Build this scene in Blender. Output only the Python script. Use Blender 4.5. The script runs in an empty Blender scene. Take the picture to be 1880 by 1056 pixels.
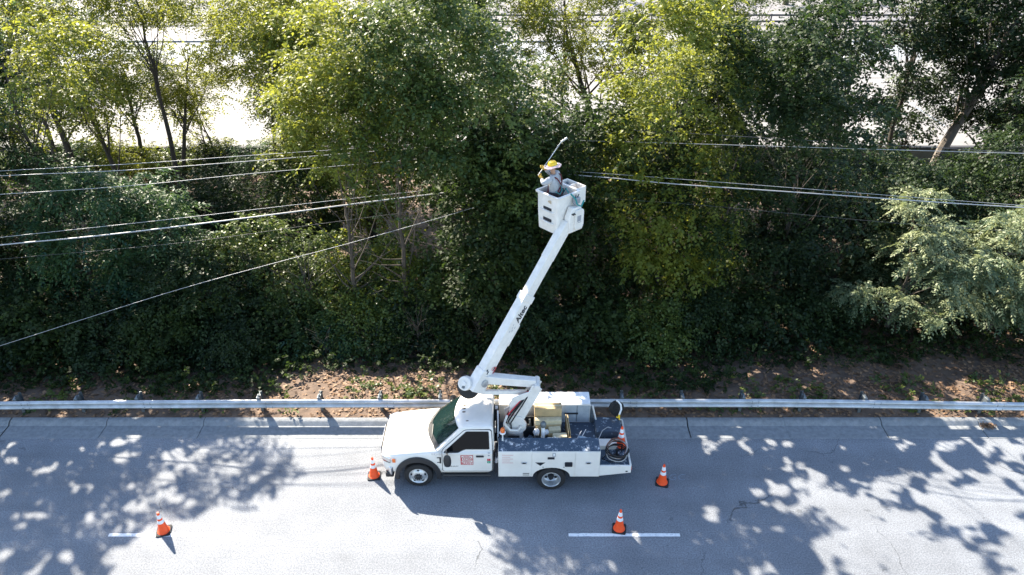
import bpy, bmesh, math, random
import numpy as np
from mathutils import Vector, Matrix, Quaternion

R = math.radians
scene = bpy.context.scene
COL = scene.collection

# ------------------------------------------------------------------ camera, sky, sun, exposure
CAM_H, PITCH, FPX = 15.8, R(30.5), 1385.0
cd = bpy.data.cameras.new('camera'); cam = bpy.data.objects.new('camera', cd); COL.objects.link(cam)
cam.location = (0, 0, CAM_H); cam.rotation_euler = (R(90) - PITCH, 0, 0)
cd.sensor_width = 36; cd.lens = FPX / 1880 * 36; cd.clip_end = 3000; cd.clip_start = .1
scene.camera = cam

SUN = Vector((-.489, .618, .616)).normalized()
world = bpy.data.worlds.new('World'); scene.world = world; world.use_nodes = True
wn = world.node_tree.nodes; wl = world.node_tree.links
bg = wn['Background']; sky = wn.new('ShaderNodeTexSky'); sky.sky_type = 'NISHITA'; sky.sun_disc = False
sky.sun_elevation = math.asin(SUN.z); sky.sun_rotation = math.atan2(SUN.x, SUN.y)
sky.air_density = 1.0; sky.dust_density = .6; sky.ozone_density = .6
wl.new(sky.outputs[0], bg.inputs[0]); bg.inputs[1].default_value = .086
sl = bpy.data.lights.new('sun', 'SUN'); sl.energy = 4.2; sl.angle = R(.53); sl.color = (1, .90, .75)
so = bpy.data.objects.new('sun', sl); COL.objects.link(so); so.location = (-20, 25, 40)
so.rotation_euler = SUN.to_track_quat('Z', 'Y').to_euler()
vs = scene.view_settings; vs.view_transform = 'Standard'; vs.look = 'None'; vs.gamma = 1; vs.use_curve_mapping = False
vs.exposure = 2.3
scene.cycles.max_bounces = 8; scene.cycles.diffuse_bounces = 4; scene.cycles.transparent_max_bounces = 8

CP, SP = math.cos(PITCH), math.sin(PITCH)
def at(px, row, Y):
    """point of the vertical plane y = Y seen at a photograph pixel"""
    th = PITCH + math.atan((row - 528) / FPX)
    z = CAM_H - Y * math.tan(th)
    return Vector(((px - 940) * (Y * CP + (CAM_H - z) * SP) / FPX, Y, z))

# ------------------------------------------------------------------ materials
def mat(name, col, rough=.6, metal=0.0, noise=0.0, scale=8.0, col2=None, bump=0.0, bscale=60.0, spec=.5, coat=0.0, thr=None, detail=6, nr=.65):
    m = bpy.data.materials.new(name); m.use_nodes = True
    nt = m.node_tree; N = nt.nodes; L = nt.links; b = N['Principled BSDF']
    b.inputs['Base Color'].default_value = (*col, 1); b.inputs['Roughness'].default_value = rough
    b.inputs['Metallic'].default_value = metal; b.inputs['Specular IOR Level'].default_value = spec
    b.inputs['Coat Weight'].default_value = coat
    tc = N.new('ShaderNodeTexCoord')
    co = tc.outputs['Object']
    if noise or col2:
        n = N.new('ShaderNodeTexNoise'); n.inputs['Scale'].default_value = scale; n.inputs['Detail'].default_value = detail
        n.inputs['Roughness'].default_value = nr
        L.new(co, n.inputs['Vector'])
        mx = N.new('ShaderNodeMix'); mx.data_type = 'RGBA'
        c2 = col2 or tuple(max(0, c * (1 - noise)) for c in col)
        mx.inputs[6].default_value = (*col, 1); mx.inputs[7].default_value = (*c2, 1)
        if thr is not None:
            r = N.new('ShaderNodeMapRange'); r.inputs['From Min'].default_value = thr - .025; r.inputs['From Max'].default_value = thr + .025
            L.new(n.outputs[0], r.inputs[0]); L.new(r.outputs[0], mx.inputs[0])
        else:
            r = N.new('ShaderNodeMapRange'); r.inputs['From Min'].default_value = .3; r.inputs['From Max'].default_value = .7
            L.new(n.outputs[0], r.inputs[0]); L.new(r.outputs[0], mx.inputs[0])
        L.new(mx.outputs[2], b.inputs['Base Color'])
    if bump:
        n2 = N.new('ShaderNodeTexNoise'); n2.inputs['Scale'].default_value = bscale; n2.inputs['Detail'].default_value = 4
        L.new(co, n2.inputs['Vector'])
        bp = N.new('ShaderNodeBump'); bp.inputs['Strength'].default_value = bump; bp.inputs['Distance'].default_value = .02
        L.new(n2.outputs[0], bp.inputs['Height']); L.new(bp.outputs[0], b.inputs['Normal'])
    return m

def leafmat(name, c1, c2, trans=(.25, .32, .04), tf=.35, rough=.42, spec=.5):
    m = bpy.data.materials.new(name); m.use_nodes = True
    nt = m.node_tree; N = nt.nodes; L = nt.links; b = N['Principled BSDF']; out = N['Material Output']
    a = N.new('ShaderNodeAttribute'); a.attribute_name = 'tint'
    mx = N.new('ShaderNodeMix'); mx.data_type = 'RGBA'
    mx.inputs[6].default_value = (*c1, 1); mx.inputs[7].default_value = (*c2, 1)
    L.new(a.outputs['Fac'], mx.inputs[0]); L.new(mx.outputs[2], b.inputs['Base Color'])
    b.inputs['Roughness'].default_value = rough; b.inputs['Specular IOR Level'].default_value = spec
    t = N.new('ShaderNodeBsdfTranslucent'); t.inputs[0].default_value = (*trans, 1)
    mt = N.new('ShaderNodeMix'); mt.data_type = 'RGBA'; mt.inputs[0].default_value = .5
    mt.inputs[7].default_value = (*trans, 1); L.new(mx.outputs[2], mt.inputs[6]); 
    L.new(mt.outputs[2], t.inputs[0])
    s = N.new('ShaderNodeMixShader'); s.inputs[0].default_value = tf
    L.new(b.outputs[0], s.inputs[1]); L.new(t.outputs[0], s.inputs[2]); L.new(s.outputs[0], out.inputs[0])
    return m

M = dict(
    white=mat('white_paint', (.80, .765, .71), .32, col2=(.68, .645, .59), scale=1.6, coat=.3),
    fibre=mat('white_fibreglass', (.82, .785, .735), .45, noise=.18, scale=5.0),
    black=mat('black_plastic', (.018, .02, .024), .5, noise=.3, scale=9),
    darkblue=mat('dark_frame', (.012, .014, .018), .6),
    rubber=mat('tyre_rubber', (.014, .014, .015), .8, bump=.3),
    steel=mat('wheel_steel', (.62, .64, .66), .35, metal=.6, noise=.3, scale=20),
    glass=mat('dark_glass', (.008, .020, .020), .04, spec=1.0),
    tint=mat('tinted_side_glass', (.004, .005, .006), .12, spec=.25),
    inner=mat('scuffed_shade_grey', (.42, .46, .50), .6, noise=.3, scale=4),  # scuffs plus shade of the white box's bed side, put into the colour
    galv=mat('galvanised_steel', (.58, .60, .62), .38, metal=.55, col2=(.33, .34, .34), scale=2.2, bump=.15, bscale=30),
    galvd=mat('weathered_post_steel', (.22, .25, .27), .5, metal=.6, noise=.5, scale=12),
    skid=mat('worn_nonskid_coating', (.80, .82, .84), .7, col2=(.045, .075, .115), scale=5.0, thr=.425, bump=.25, bscale=40, detail=12, nr=.88),
    skidw=mat('flaking_nonskid_coating', (.05, .08, .12), .6, col2=(.80, .81, .82), scale=3.0, thr=.40, detail=12, nr=.85, bump=.15),
    bed=mat('scuffed_bed_floor', (.045, .065, .095), .7, col2=(.30, .34, .38), scale=7.0, thr=.60, bump=.3),
    orange=mat('orange_pvc', (.95, .085, .008), .5, noise=.15, scale=14),
    reflect=mat('reflective_white_band', (.80, .80, .80), .35, noise=.10, scale=20),
    amber=mat('amber_lens', (.75, .16, .02), .2, spec=.7),
    damber=mat('dark_amber_lens', (.10, .05, .02), .2, spec=.7),
    red=mat('red_vinyl', (.50, .015, .03), .5),
    green=mat('green_vinyl', (.02, .28, .16), .5),
    ink=mat('black_vinyl', (.012, .014, .02), .45),
    greyink=mat('grey_vinyl', (.30, .31, .34), .5),
    card=mat('cardboard', (.52, .38, .20), .8, noise=.25, scale=6, bump=.1),
    card2=mat('pale_cardboard', (.62, .54, .36), .8, noise=.3, scale=9, bump=.1),
    paper=mat('white_paper', (.78, .78, .78), .8, noise=.1, scale=9),
    tarp=mat('blue_grey_tarp', (.16, .27, .38), .4, col2=(.45, .54, .62), scale=6, bump=.3, bscale=20),
    chrome=mat('brushed_chrome', (.72, .72, .73), .18, metal=.9),
    yellow=mat('yellow_hard_hat', (.80, .52, .02), .35),
    glove=mat('yellow_leather', (.62, .40, .05), .7, noise=.3, scale=30),
    shirt=mat('grey_cotton', (.42, .44, .47), .9, noise=.2, scale=10, bump=.2, bscale=12),
    jeans=mat('dark_denim', (.025, .03, .045), .9, noise=.3, scale=14),
    skin=mat('skin', (.42, .24, .16), .6),
    strap=mat('maroon_webbing', (.12, .015, .02), .8),
    teal=mat('teal_webbing', (.02, .22, .22), .7),
    brim=mat('pink_sunshade_cloth', (.66, .45, .45), .85, noise=.15, scale=30),
    hair=mat('dark_hair', (.02, .014, .01), .8),
    bark=mat('tree_bark', (.085, .07, .055), .9, noise=.5, scale=6, bump=.6, bscale=18),
    barkp=mat('pale_bark', (.17, .145, .12), .9, noise=.4, scale=5, bump=.6, bscale=18),
    wire=mat('aluminium_cable', (.40, .40, .40), .5, metal=.3),
    wired=mat('dark_cable', (.07, .07, .075), .5),
    pole=mat('weathered_pole_wood', (.13, .10, .075), .9, noise=.4, scale=6, bump=.4),
    copper=mat('copper_cable', (.22, .10, .07), .35, metal=.5),
    line=mat('worn_white_road_paint', (.74, .75, .76), .7, col2=(.45, .47, .50), scale=14, thr=.56, detail=10, nr=.8),
    chalk=mat('faded_chalk', (.22, .26, .31), .9, col2=(.13, .16, .20), scale=40, thr=.52),
    wallm=mat('retaining_wall_concrete', (.15, .145, .12), .9, noise=.35, scale=.6, bump=.3),
    cap=mat('dark_wall_cap', (.035, .035, .04), .8, noise=.3),
    rail=mat('dark_rail', (.05, .05, .055), .6),
)
LM = dict(
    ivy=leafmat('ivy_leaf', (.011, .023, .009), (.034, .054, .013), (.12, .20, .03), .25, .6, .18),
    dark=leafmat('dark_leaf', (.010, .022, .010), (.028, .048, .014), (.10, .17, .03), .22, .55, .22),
    yellow=leafmat('yellow_green_leaf', (.062, .095, .016), (.19, .21, .032), (.54, .55, .06), .40, .5, .3),
    teal=leafmat('teal_leaf', (.018, .056, .036), (.055, .10, .03), (.16, .27, .07), .32, .5, .28),
    pale=leafmat('pale_feathery_leaf', (.04, .08, .042), (.29, .32, .17), (.34, .38, .12), .28, .5, .35),
    mid=leafmat('mid_green_leaf', (.030, .062, .017), (.095, .13, .026), (.26, .32, .08), .30, .46, .35),
    brown=leafmat('dead_leaf', (.11, .062, .035), (.30, .18, .10), (.3, .18, .08), .15, .7),
)

def asphalt():
    m = bpy.data.materials.new('asphalt'); m.use_nodes = True
    nt = m.node_tree; N = nt.nodes; L = nt.links; b = N['Principled BSDF']
    tc = N.new('ShaderNodeTexCoord'); co = tc.outputs['Object']
    def noise(s, d=3, r=.6):
        n = N.new('ShaderNodeTexNoise'); n.inputs['Scale'].default_value = s; n.inputs['Detail'].default_value = d
        n.inputs['Roughness'].default_value = r; L.new(co, n.inputs['Vector']); return n.outputs[0]
    fine = noise(26, 3, .8); mid = noise(1.1, 4); big = noise(.12, 3)
    r1 = N.new('ShaderNodeMapRange'); r1.inputs['From Min'].default_value = .32; r1.inputs['From Max'].default_value = .68
    r1.inputs['To Min'].default_value = .55; r1.inputs['To Max'].default_value = 1.45; L.new(fine, r1.inputs[0])
    r2 = N.new('ShaderNodeMapRange'); r2.inputs['From Min'].default_value = .3; r2.inputs['From Max'].default_value = .7
    r2.inputs['To Min'].default_value = .88; r2.inputs['To Max'].default_value = 1.1; L.new(mid, r2.inputs[0])
    r3 = N.new('ShaderNodeMapRange'); r3.inputs['From Min'].default_value = .3; r3.inputs['From Max'].default_value = .7
    r3.inputs['To Min'].default_value = .9; r3.inputs['To Max'].default_value = 1.1; L.new(big, r3.inputs[0])
    # sparse cracks
    v = N.new('ShaderNodeTexVoronoi'); v.feature = 'DISTANCE_TO_EDGE'; v.inputs['Scale'].default_value = .16
    wn_ = N.new('ShaderNodeTexNoise'); wn_.inputs['Scale'].default_value = 1.3; wn_.inputs['Detail'].default_value = 5
    L.new(co, wn_.inputs['Vector'])
    va = N.new('ShaderNodeVectorMath'); va.operation = 'MULTIPLY_ADD'; va.inputs[1].default_value = (1.1, 1.1, 0)
    L.new(wn_.outputs[1], va.inputs[0]); L.new(co, va.inputs[2]); L.new(va.outputs[0], v.inputs['Vector'])
    cr = N.new('ShaderNodeMapRange'); cr.inputs['From Min'].default_value = .0008; cr.inputs['From Max'].default_value = .0026
    cr.inputs['To Min'].default_value = .45; cr.inputs['To Max'].default_value = 1.0; L.new(v.outputs[0], cr.inputs[0])
    msk = noise(.35, 1); mr = N.new('ShaderNodeMapRange'); mr.inputs['From Min'].default_value = .5; mr.inputs['From Max'].default_value = .56
    L.new(msk, mr.inputs[0])
    mm = N.new('ShaderNodeMix'); mm.data_type = 'FLOAT'; mm.inputs[2].default_value = 1.0
    L.new(mr.outputs[0], mm.inputs[0]); L.new(cr.outputs[0], mm.inputs[3])
    def mul(a, c):
        k = N.new('ShaderNodeMath'); k.operation = 'MULTIPLY'; L.new(a, k.inputs[0]); L.new(c, k.inputs[1]); return k.outputs[0]
    mp = N.new('ShaderNodeMapping'); mp.inputs['Scale'].default_value = (.03, .9, 1); L.new(co, mp.inputs[0])
    wnz = N.new('ShaderNodeTexNoise'); wnz.inputs['Scale'].default_value = 1.0; wnz.inputs['Detail'].default_value = 4; L.new(mp.outputs[0], wnz.inputs['Vector'])
    r4 = N.new('ShaderNodeMapRange'); r4.inputs['From Min'].default_value = .3; r4.inputs['From Max'].default_value = .7
    r4.inputs['To Min'].default_value = .86; r4.inputs['To Max'].default_value = 1.14; L.new(wnz.outputs[0], r4.inputs[0])
    sp = noise(2.6, 2); r5 = N.new('ShaderNodeMapRange'); r5.inputs['From Min'].default_value = .70; r5.inputs['From Max'].default_value = .74
    r5.inputs['To Min'].default_value = 1.0; r5.inputs['To Max'].default_value = .70; L.new(sp, r5.inputs[0])
    f0 = mul(r4.outputs[0], r5.outputs[0])
    f = mul(f0, mul(mul(mul(r1.outputs[0], r2.outputs[0]), r3.outputs[0]), mm.outputs[0]))
    vm = N.new('ShaderNodeVectorMath'); vm.operation = 'SCALE'; vm.inputs[0].default_value = (.168, .182, .204)
    L.new(f, vm.inputs['Scale']); L.new(vm.outputs[0], b.inputs['Base Color'])
    b.inputs['Roughness'].default_value = .8
    bp = N.new('ShaderNodeBump'); bp.inputs['Strength'].default_value = .5; bp.inputs['Distance'].default_value = .012
    L.new(fine, bp.inputs['Height']); L.new(bp.outputs[0], b.inputs['Normal'])
    return m
M['asphalt'] = asphalt()

def concrete(name, c1, c2, s):
    m = mat(name, c1, .85, col2=c2, scale=s, bump=.5, bscale=50); return m
M['gutter'] = concrete('gutter_concrete', (.15, .165, .18), (.25, .265, .28), 7)
M['joint'] = mat('dirty_joint', (.03, .032, .03), .9, noise=.4)
M['lot'] = concrete('faded_lot_asphalt', (.25, .24, .23), (.17, .165, .165), .35)
M['gravel'] = mat('grey_gravel', (.24, .23, .23), .9, noise=.5, scale=2.5, bump=.4)
M['dirt'] = mat('woodland_soil', (.070, .048, .036), .95, col2=(.18, .125, .09), scale=2.2, bump=.8, bscale=14)
M['grassm'] = mat('far_grass', (.06, .09, .03), .95, noise=.5, scale=.6)

# ------------------------------------------------------------------ object helpers
def tag(o, label=None, cat=None, group=None, kind=None):
    if label: o['label'] = label
    if cat: o['category'] = cat
    if group: o['group'] = group
    if kind: o['kind'] = kind
    return o

def empty(name, loc=(0, 0, 0), rz=0.0, parent=None):
    o = bpy.data.objects.new(name, None); COL.objects.link(o); o.location = loc; o.rotation_euler[2] = rz
    o.empty_display_size = .2
    if parent: o.parent = parent
    return o

def wpos(o):
    p = Vector((0, 0, 0))
    while o: p += o.location; o = o.parent
    return p

class MB:
    def __init__(s): s.v = []; s.f = []
    def add(s, vs, fs):
        n = len(s.v); s.v += [tuple(v) for v in vs]; s.f += [tuple(i + n for i in f) for f in fs]; return s
    def box(s, lo, hi, Mx=None):
        x0, y0, z0 = lo; x1, y1, z1 = hi
        vs = [Vector(p) for p in ((x0,y0,z0),(x1,y0,z0),(x1,y1,z0),(x0,y1,z0),(x0,y0,z1),(x1,y0,z1),(x1,y1,z1),(x0,y1,z1))]
        if Mx: vs = [Mx @ v for v in vs]
        return s.add(vs, [(0,3,2,1),(4,5,6,7),(0,1,5,4),(1,2,6,5),(2,3,7,6),(3,0,4,7)])
    def prism(s, poly, axis, a, b):
        """polygon (u,v) extruded along axis from a to b.  axis y: (u,v)=(x,z); x: (y,z); z: (x,y)"""
        def P(u, v, w): return {'y': (u, w, v), 'x': (w, u, v), 'z': (u, v, w)}[axis]
        n = len(poly); vs = [P(u, v, a) for u, v in poly] + [P(u, v, b) for u, v in poly]
        fs = [tuple(range(n)), tuple(range(2*n-1, n-1, -1))] + [(i, i+n, (i+1) % n + n, (i+1) % n) for i in range(n)]
        return s.add(vs, fs)
    def tube(s, pts, r, n=8, cap=True):
        pts = [Vector(p) for p in pts]; rr = r if isinstance(r, (list, tuple)) else [r] * len(pts)
        base = len(s.v); vs = []; fs = []; up = None
        for i, p in enumerate(pts):
            d = (pts[min(i+1, len(pts)-1)] - pts[max(i-1, 0)]).normalized()
            if up is None:
                up = d.cross(Vector((0, 0, 1)))
                if up.length < .05: up = d.cross(Vector((0, 1, 0)))
                up.normalize()
            else:
                up = (up - d * up.dot(d)); up.normalize()
            w = d.cross(up)
            for k in range(n):
                a = 2 * math.pi * k / n
                vs.append(p + (up * math.cos(a) + w * math.sin(a)) * rr[i])
        for i in range(len(pts) - 1):
            for k in range(n):
                fs.append((i*n+k, i*n+(k+1) % n, (i+1)*n+(k+1) % n, (i+1)*n+k))
        if cap:
            fs.append(tuple(range(n-1, -1, -1))); fs.append(tuple((len(pts)-1)*n + k for k in range(n)))
        return s.add(vs, fs)
    def lathe(s, prof, n=24, Mx=None, c0=True, c1=True):
        """profile (r,h) turned about local z"""
        vs = []; fs = []
        for r, h in prof:
            for k in range(n):
                a = 2 * math.pi * k / n; v = Vector((r * math.cos(a), r * math.sin(a), h)); vs.append(Mx @ v if Mx else v)
        for i in range(len(prof) - 1):
            for k in range(n): fs.append((i*n+k, i*n+(k+1) % n, (i+1)*n+(k+1) % n, (i+1)*n+k))
        if c0: fs.append(tuple(range(n-1, -1, -1)))
        if c1: fs.append(tuple((len(prof)-1)*n + k for k in range(n)))
        return s.add(vs, fs)
    def grid(s, fn, nu, nv):
        vs = [fn(i / nu, j / nv) for j in range(nv + 1) for i in range(nu + 1)]
        fs = [(j*(nu+1)+i, j*(nu+1)+i+1, (j+1)*(nu+1)+i+1, (j+1)*(nu+1)+i) for j in range(nv) for i in range(nu)]
        return s.add(vs, fs)
    def beam(s, p, q, w, h, side=None, w2=None, h2=None):
        """box section from p to q, w across the (horizontal) side axis, h the other way"""
        p = Vector(p); q = Vector(q); d = (q - p).normalized()
        sd = Vector(side).normalized() if side else d.cross(Vector((0, 0, 1))).normalized()
        sd = (sd - d * sd.dot(d)).normalized(); up = sd.cross(d)
        w2 = w2 or w; h2 = h2 or h
        vs = [p + sd*a*w/2 + up*b*h/2 for a, b in ((-1,-1),(1,-1),(1,1),(-1,1))] + [q + sd*a*w2/2 + up*b*h2/2 for a, b in ((-1,-1),(1,-1),(1,1),(-1,1))]
        return s.add(vs, [(0,3,2,1),(4,5,6,7),(0,1,5,4),(1,2,6,5),(2,3,7,6),(3,0,4,7)])
    def build(s, name, m, parent=None, smooth=True, bevel=0.0, seg=2, angle=35, subsurf=0, solid=0.0, world_space=False):
        me = bpy.data.meshes.new(name); me.from_pydata(s.v, [], s.f); me.update()
        bm = bmesh.new(); bm.from_mesh(me); bmesh.ops.recalc_face_normals(bm, faces=bm.faces); bm.to_mesh(me); bm.free()
        if isinstance(m, str): m = M[m]
        me.materials.append(m)
        o = bpy.data.objects.new(name, me); COL.objects.link(o)
        if parent: o.parent = parent
        if smooth:
            me.polygons.foreach_set('use_smooth', [True] * len(me.polygons))
            me.set_sharp_from_angle(angle=R(angle))
        if solid:
            k = o.modifiers.new('thickness', 'SOLIDIFY'); k.thickness = solid; k.offset = 0
        if subsurf:
            k = o.modifiers.new('rounding', 'SUBSURF'); k.levels = subsurf; k.render_levels = subsurf
        if bevel:
            k = o.modifiers.new('edges', 'BEVEL'); k.width = bevel; k.segments = seg; k.limit_method = 'ANGLE'; k.angle_limit = R(40)
        return o

def copy_tree(o, parent=None):
    c = o.copy(); COL.objects.link(c); c.parent = parent
    for ch in list(o.children): copy_tree(ch, c)
    return c

def text_mesh(name, s, size, Mx, m, parent, shear=0.0, bold=0.0, extrude=.001, spacing=1.0):
    cu = bpy.data.curves.new('lettering', 'FONT'); cu.body = s; cu.size = size; cu.shear = shear; cu.offset = bold
    cu.extrude = extrude; cu.align_x = 'CENTER'; cu.align_y = 'CENTER'; cu.space_character = spacing; cu.resolution_u = 3
    t = bpy.data.objects.new('lettering', cu)
    me = bpy.data.meshes.new_from_object(t); me.name = name
    me.transform(Mx); me.materials.clear(); me.materials.append(M[m])
    bpy.data.objects.remove(t); bpy.data.curves.remove(cu)
    o = bpy.data.objects.new(name, me); COL.objects.link(o); o.parent = parent
    return o

def frame(o, x, y, z):
    """matrix whose columns are the unit axes x, y, z at origin o"""
    return Matrix(((x[0], y[0], z[0], o[0]), (x[1], y[1], z[1], o[1]), (x[2], y[2], z[2], o[2]), (0, 0, 0, 1)))

# ------------------------------------------------------------------ ground and road
def sheet(name, xs, ys, z, m, nx=1, ny=1, kind='structure'):
    b = MB(); zf = z if callable(z) else (lambda x, y: z)
    b.grid(lambda u, v: (xs[0] + (xs[1]-xs[0])*u, ys[0] + (ys[1]-ys[0])*v, zf(xs[0] + (xs[1]-xs[0])*u, ys[0] + (ys[1]-ys[0])*v)), nx, ny)
    o = b.build(name, m); tag(o, kind=kind); return o

sheet('road', (-260, 260), (-14, 17.70), 0.0, 'asphalt')
sheet('far_ground', (-900, 900), (-900, 1500), -1.9, 'grassm')
sheet('verge', (-260, 260), (-60, -14.05), .12, 'grassm')
def soil_z(x, y):
    b = .05*math.sin(x*1.7+y*.9) + .04*math.sin(x*.63-y*2.1+1) + .03*math.sin(x*3.1+y*2.7)
    if y < 18.7: return .115
    t = min(1, (y - 18.7) / 2.5)
    return .115 + b * t - max(0, min(1, (y - 20) / 22)) * 1.25
sheet('woodland_ground', (-62, 62), (18.50, 43.6), soil_z, 'dirt', 310, 120)
sheet('lot_surface', (-120, 120), (43.5, 78), .0, 'lot')
sheet('gravel_strip', (-120, 120), (78, 98), .004, 'gravel')
sheet('far_verge', (-300, 300), (98, 400), .008, 'grassm')

mk = empty('road_marking'); tag(mk, kind='structure')
rnd = random.Random(5)
def dash(x0, x1, yc, w=.105):
    n = 24; top = []; bot = []
    for i in range(n + 1):
        x = x0 + (x1-x0)*i/n
        top.append((x, yc + w/2 + rnd.uniform(-.006, .006), .004)); bot.append((x, yc - w/2 + rnd.uniform(-.006, .006), .004))
    MB().add(bot + top, [(i, i+1, n+2+i, n+1+i) for i in range(n)]).build('dash', 'line', mk, smooth=False)
for k in range(-5, 6):
    x0 = 1.47 + 12.19*k + .03; dash(x0, x0 + 2.95, 13.90)
for k in range(-5, 6):
    x0 = 4.47 + 12.19*k; dash(x0, x0 + 2.95, 6.5)
for yy in (10.28, 10.08): sheet('road_line', (-200, 200), (yy - .05, yy + .05), .004, mat('yellow_line', (.55, .36, .05), .7, noise=.3, scale=9)).parent = mk
# faded chalk letters by the truck tail
text_mesh('chalk_writing', 'CGC', .34, frame((4.62, 16.0, .005), (1, 0, 0), (.1, 1, 0), (0, 0, 1)), 'chalk', mk, shear=.2, extrude=0, spacing=1.1)

kb = empty('kerb'); tag(kb, kind='structure')
prof = [(17.66, -.12), (17.66, .006), (18.22, .018), (18.32, .10), (18.36, .125), (18.50, .13), (18.50, -.12)]
sb = MB(); sb.prism(prof, 'x', 0, 3.035); s0 = sb.build('kerb_slab', 'gutter', kb, bevel=.006)
s0.location = (-.57 - 3.05*19, 0, 0)
for k in range(-18, 20):
    c = s0.copy(); COL.objects.link(c); c.location = (-.57 + 3.05*k, rnd.uniform(-.008, .008), rnd.uniform(-.004, .004)); c.rotation_euler[2] = rnd.uniform(-.0015, .0015)
MB().box((-260, 17.67, -.15), (260, 18.49, -.006)).build('kerb_joint_bed', 'joint', kb)

# wall and lot edge
rw = empty('retaining_wall', (0, 43.4, 0)); tag(rw, 'low beige concrete wall with a dark cap between the woodland and the pale lot', 'wall')
MB().box((-62, -.12, -1.9), (62, .10, -.06)).build('wall_face', 'wallm', rw)
MB().box((-62, -.18, -.06), (62, .16, .09)).build('wall_cap', 'cap', rw, bevel=.01)
sheet('lot_lane', (-120, 120), (64.8, 71.2), .004, 'gutter')
for k in range(-14, 15):
    MB().add([(k*2.9+2, 65.2, .008), (k*2.9+2.14, 65.2, .008), (k*2.9+5.14, 70.8, .008), (k*2.9+5.0, 70.8, .008)], [(0, 1, 2, 3)]).build('bay_line', 'line', mk, smooth=False)
for k in range(-8, 9):
    MB().add([(k*9.+1, 47.5, .004), (k*9.+1.13, 47.5, .004), (k*9.+1.13, 53, .004), (k*9.+1, 53, .004)], [(0, 1, 2, 3)]).build('bay_line', 'chalk', mk, smooth=False)
MB().box((-120, 71.3, 0), (120, 71.5, .14)).build('lot_kerb', 'gutter', mk)
sheet('lot_seam', (-120, 120), (59.0, 59.12), .004, 'joint').parent = mk
lr = empty('lot_rail', (0, 79, 0)); tag(lr, 'long dark twin rail barrier at the far edge of the pale lot', 'barrier')
for z in (.35, .95): MB().box((-70, -.06, z - .09), (70, .06, z + .09)).build('rail_beam', 'rail', lr, bevel=.01)
p0 = MB().box((-.06, -.13, 0), (.06, -.07, 1.1)).build('rail_post', 'rail', lr); p0.location.x = -70
for k in range(1, 36):
    c = p0.copy(); COL.objects.link(c); c.location.x = -70 + 4*k
# ------------------------------------------------------------------ vegetation
_tab = np.random.default_rng(11).random((256, 256))
def vnoise(x, y, s):
    x = x / s; y = y / s; xi = np.floor(x).astype(int); yi = np.floor(y).astype(int)
    fx = x - xi; fy = y - yi; fx = fx*fx*(3-2*fx); fy = fy*fy*(3-2*fy)
    t = lambda a, b: _tab[a & 255, b & 255]
    return (t(xi, yi)*(1-fx) + t(xi+1, yi)*fx)*(1-fy) + (t(xi, yi+1)*(1-fx) + t(xi+1, yi+1)*fx)*fy

def inpoly(px, py, poly):
    c = np.zeros(px.shape, bool); n = len(poly)
    for i in range(n):
        x0, y0 = poly[i]; x1, y1 = poly[i-1]
        k = ((y0 > py) != (y1 > py)) & (px < (x1-x0)*(py-y0)/((y1-y0) + 1e-9) + x0)
        c ^= k
    return c
def gpt(px, row):
    Y = CAM_H / math.tan(PITCH + math.atan((row - 528) / FPX)); return ((px - 940)*(Y*CP + CAM_H*SP)/FPX, Y)
# clearings in the canopy: where the sun comes through to the road (ground coordinates)
OPEN = [[gpt(*p) for p in poly] for poly in (
    [(505,790),(560,772),(900,766),(1165,770),(1165,890),(905,960),(862,975),(885,1010),(900,1080),(900,1200),(235,1200),(240,1010),(300,965),(400,945),(490,925),(545,890),(580,850),(540,820)],
    [(470,770),(500,700),(830,690),(1010,690),(1010,775),(560,778)],
)]
SPECK = [[gpt(*p) for p in poly] for poly in (
    [(1510,1000),(1560,930),(1640,880),(1900,850),(1960,1200),(1580,1200)],)]
MOTTLE = [[gpt(*p) for p in poly] for poly in (
    [(1250,815),(1440,810),(1960,815),(1960,1200),(1480,1200),(1440,1000),(1380,900)],
    [(-60,900),(260,900),(330,960),(240,1200),(-60,1200)])]
FEATHER_SUN = [(13, 19.6), (14.6, 15.6), (23, 15.6), (24, 20.5), (14, 20.5)]
SPOTS = [gpt(a, b) + (r/66,) for a, b, r in ((218,812,14),(222,840,15),(245,803,16),(245,835,8),(186,815,7),(150,825,7),(318,838,24),(338,850,17),
    (300,880,20),(308,905,16),(325,915,15),(350,925,12),(425,855,13),(435,868,8),(465,880,8),(490,865,10),(15,845,12),(10,905,10),(28,948,8),(40,966,9),(215,1015,14),(205,1030,10),(8,1020,12),
    (1255,828,9),(1288,800,12),(1302,815,14),(1325,870,6),(1302,935,11),(1415,812,12),(1445,815,12),(1392,905,14),(1430,900,20),(1470,855,12),(1500,875,18),(1490,892,14),(1520,905,12),(1550,860,10),(1640,800,14),(1655,820,12))]
MAPLIT = []
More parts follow.
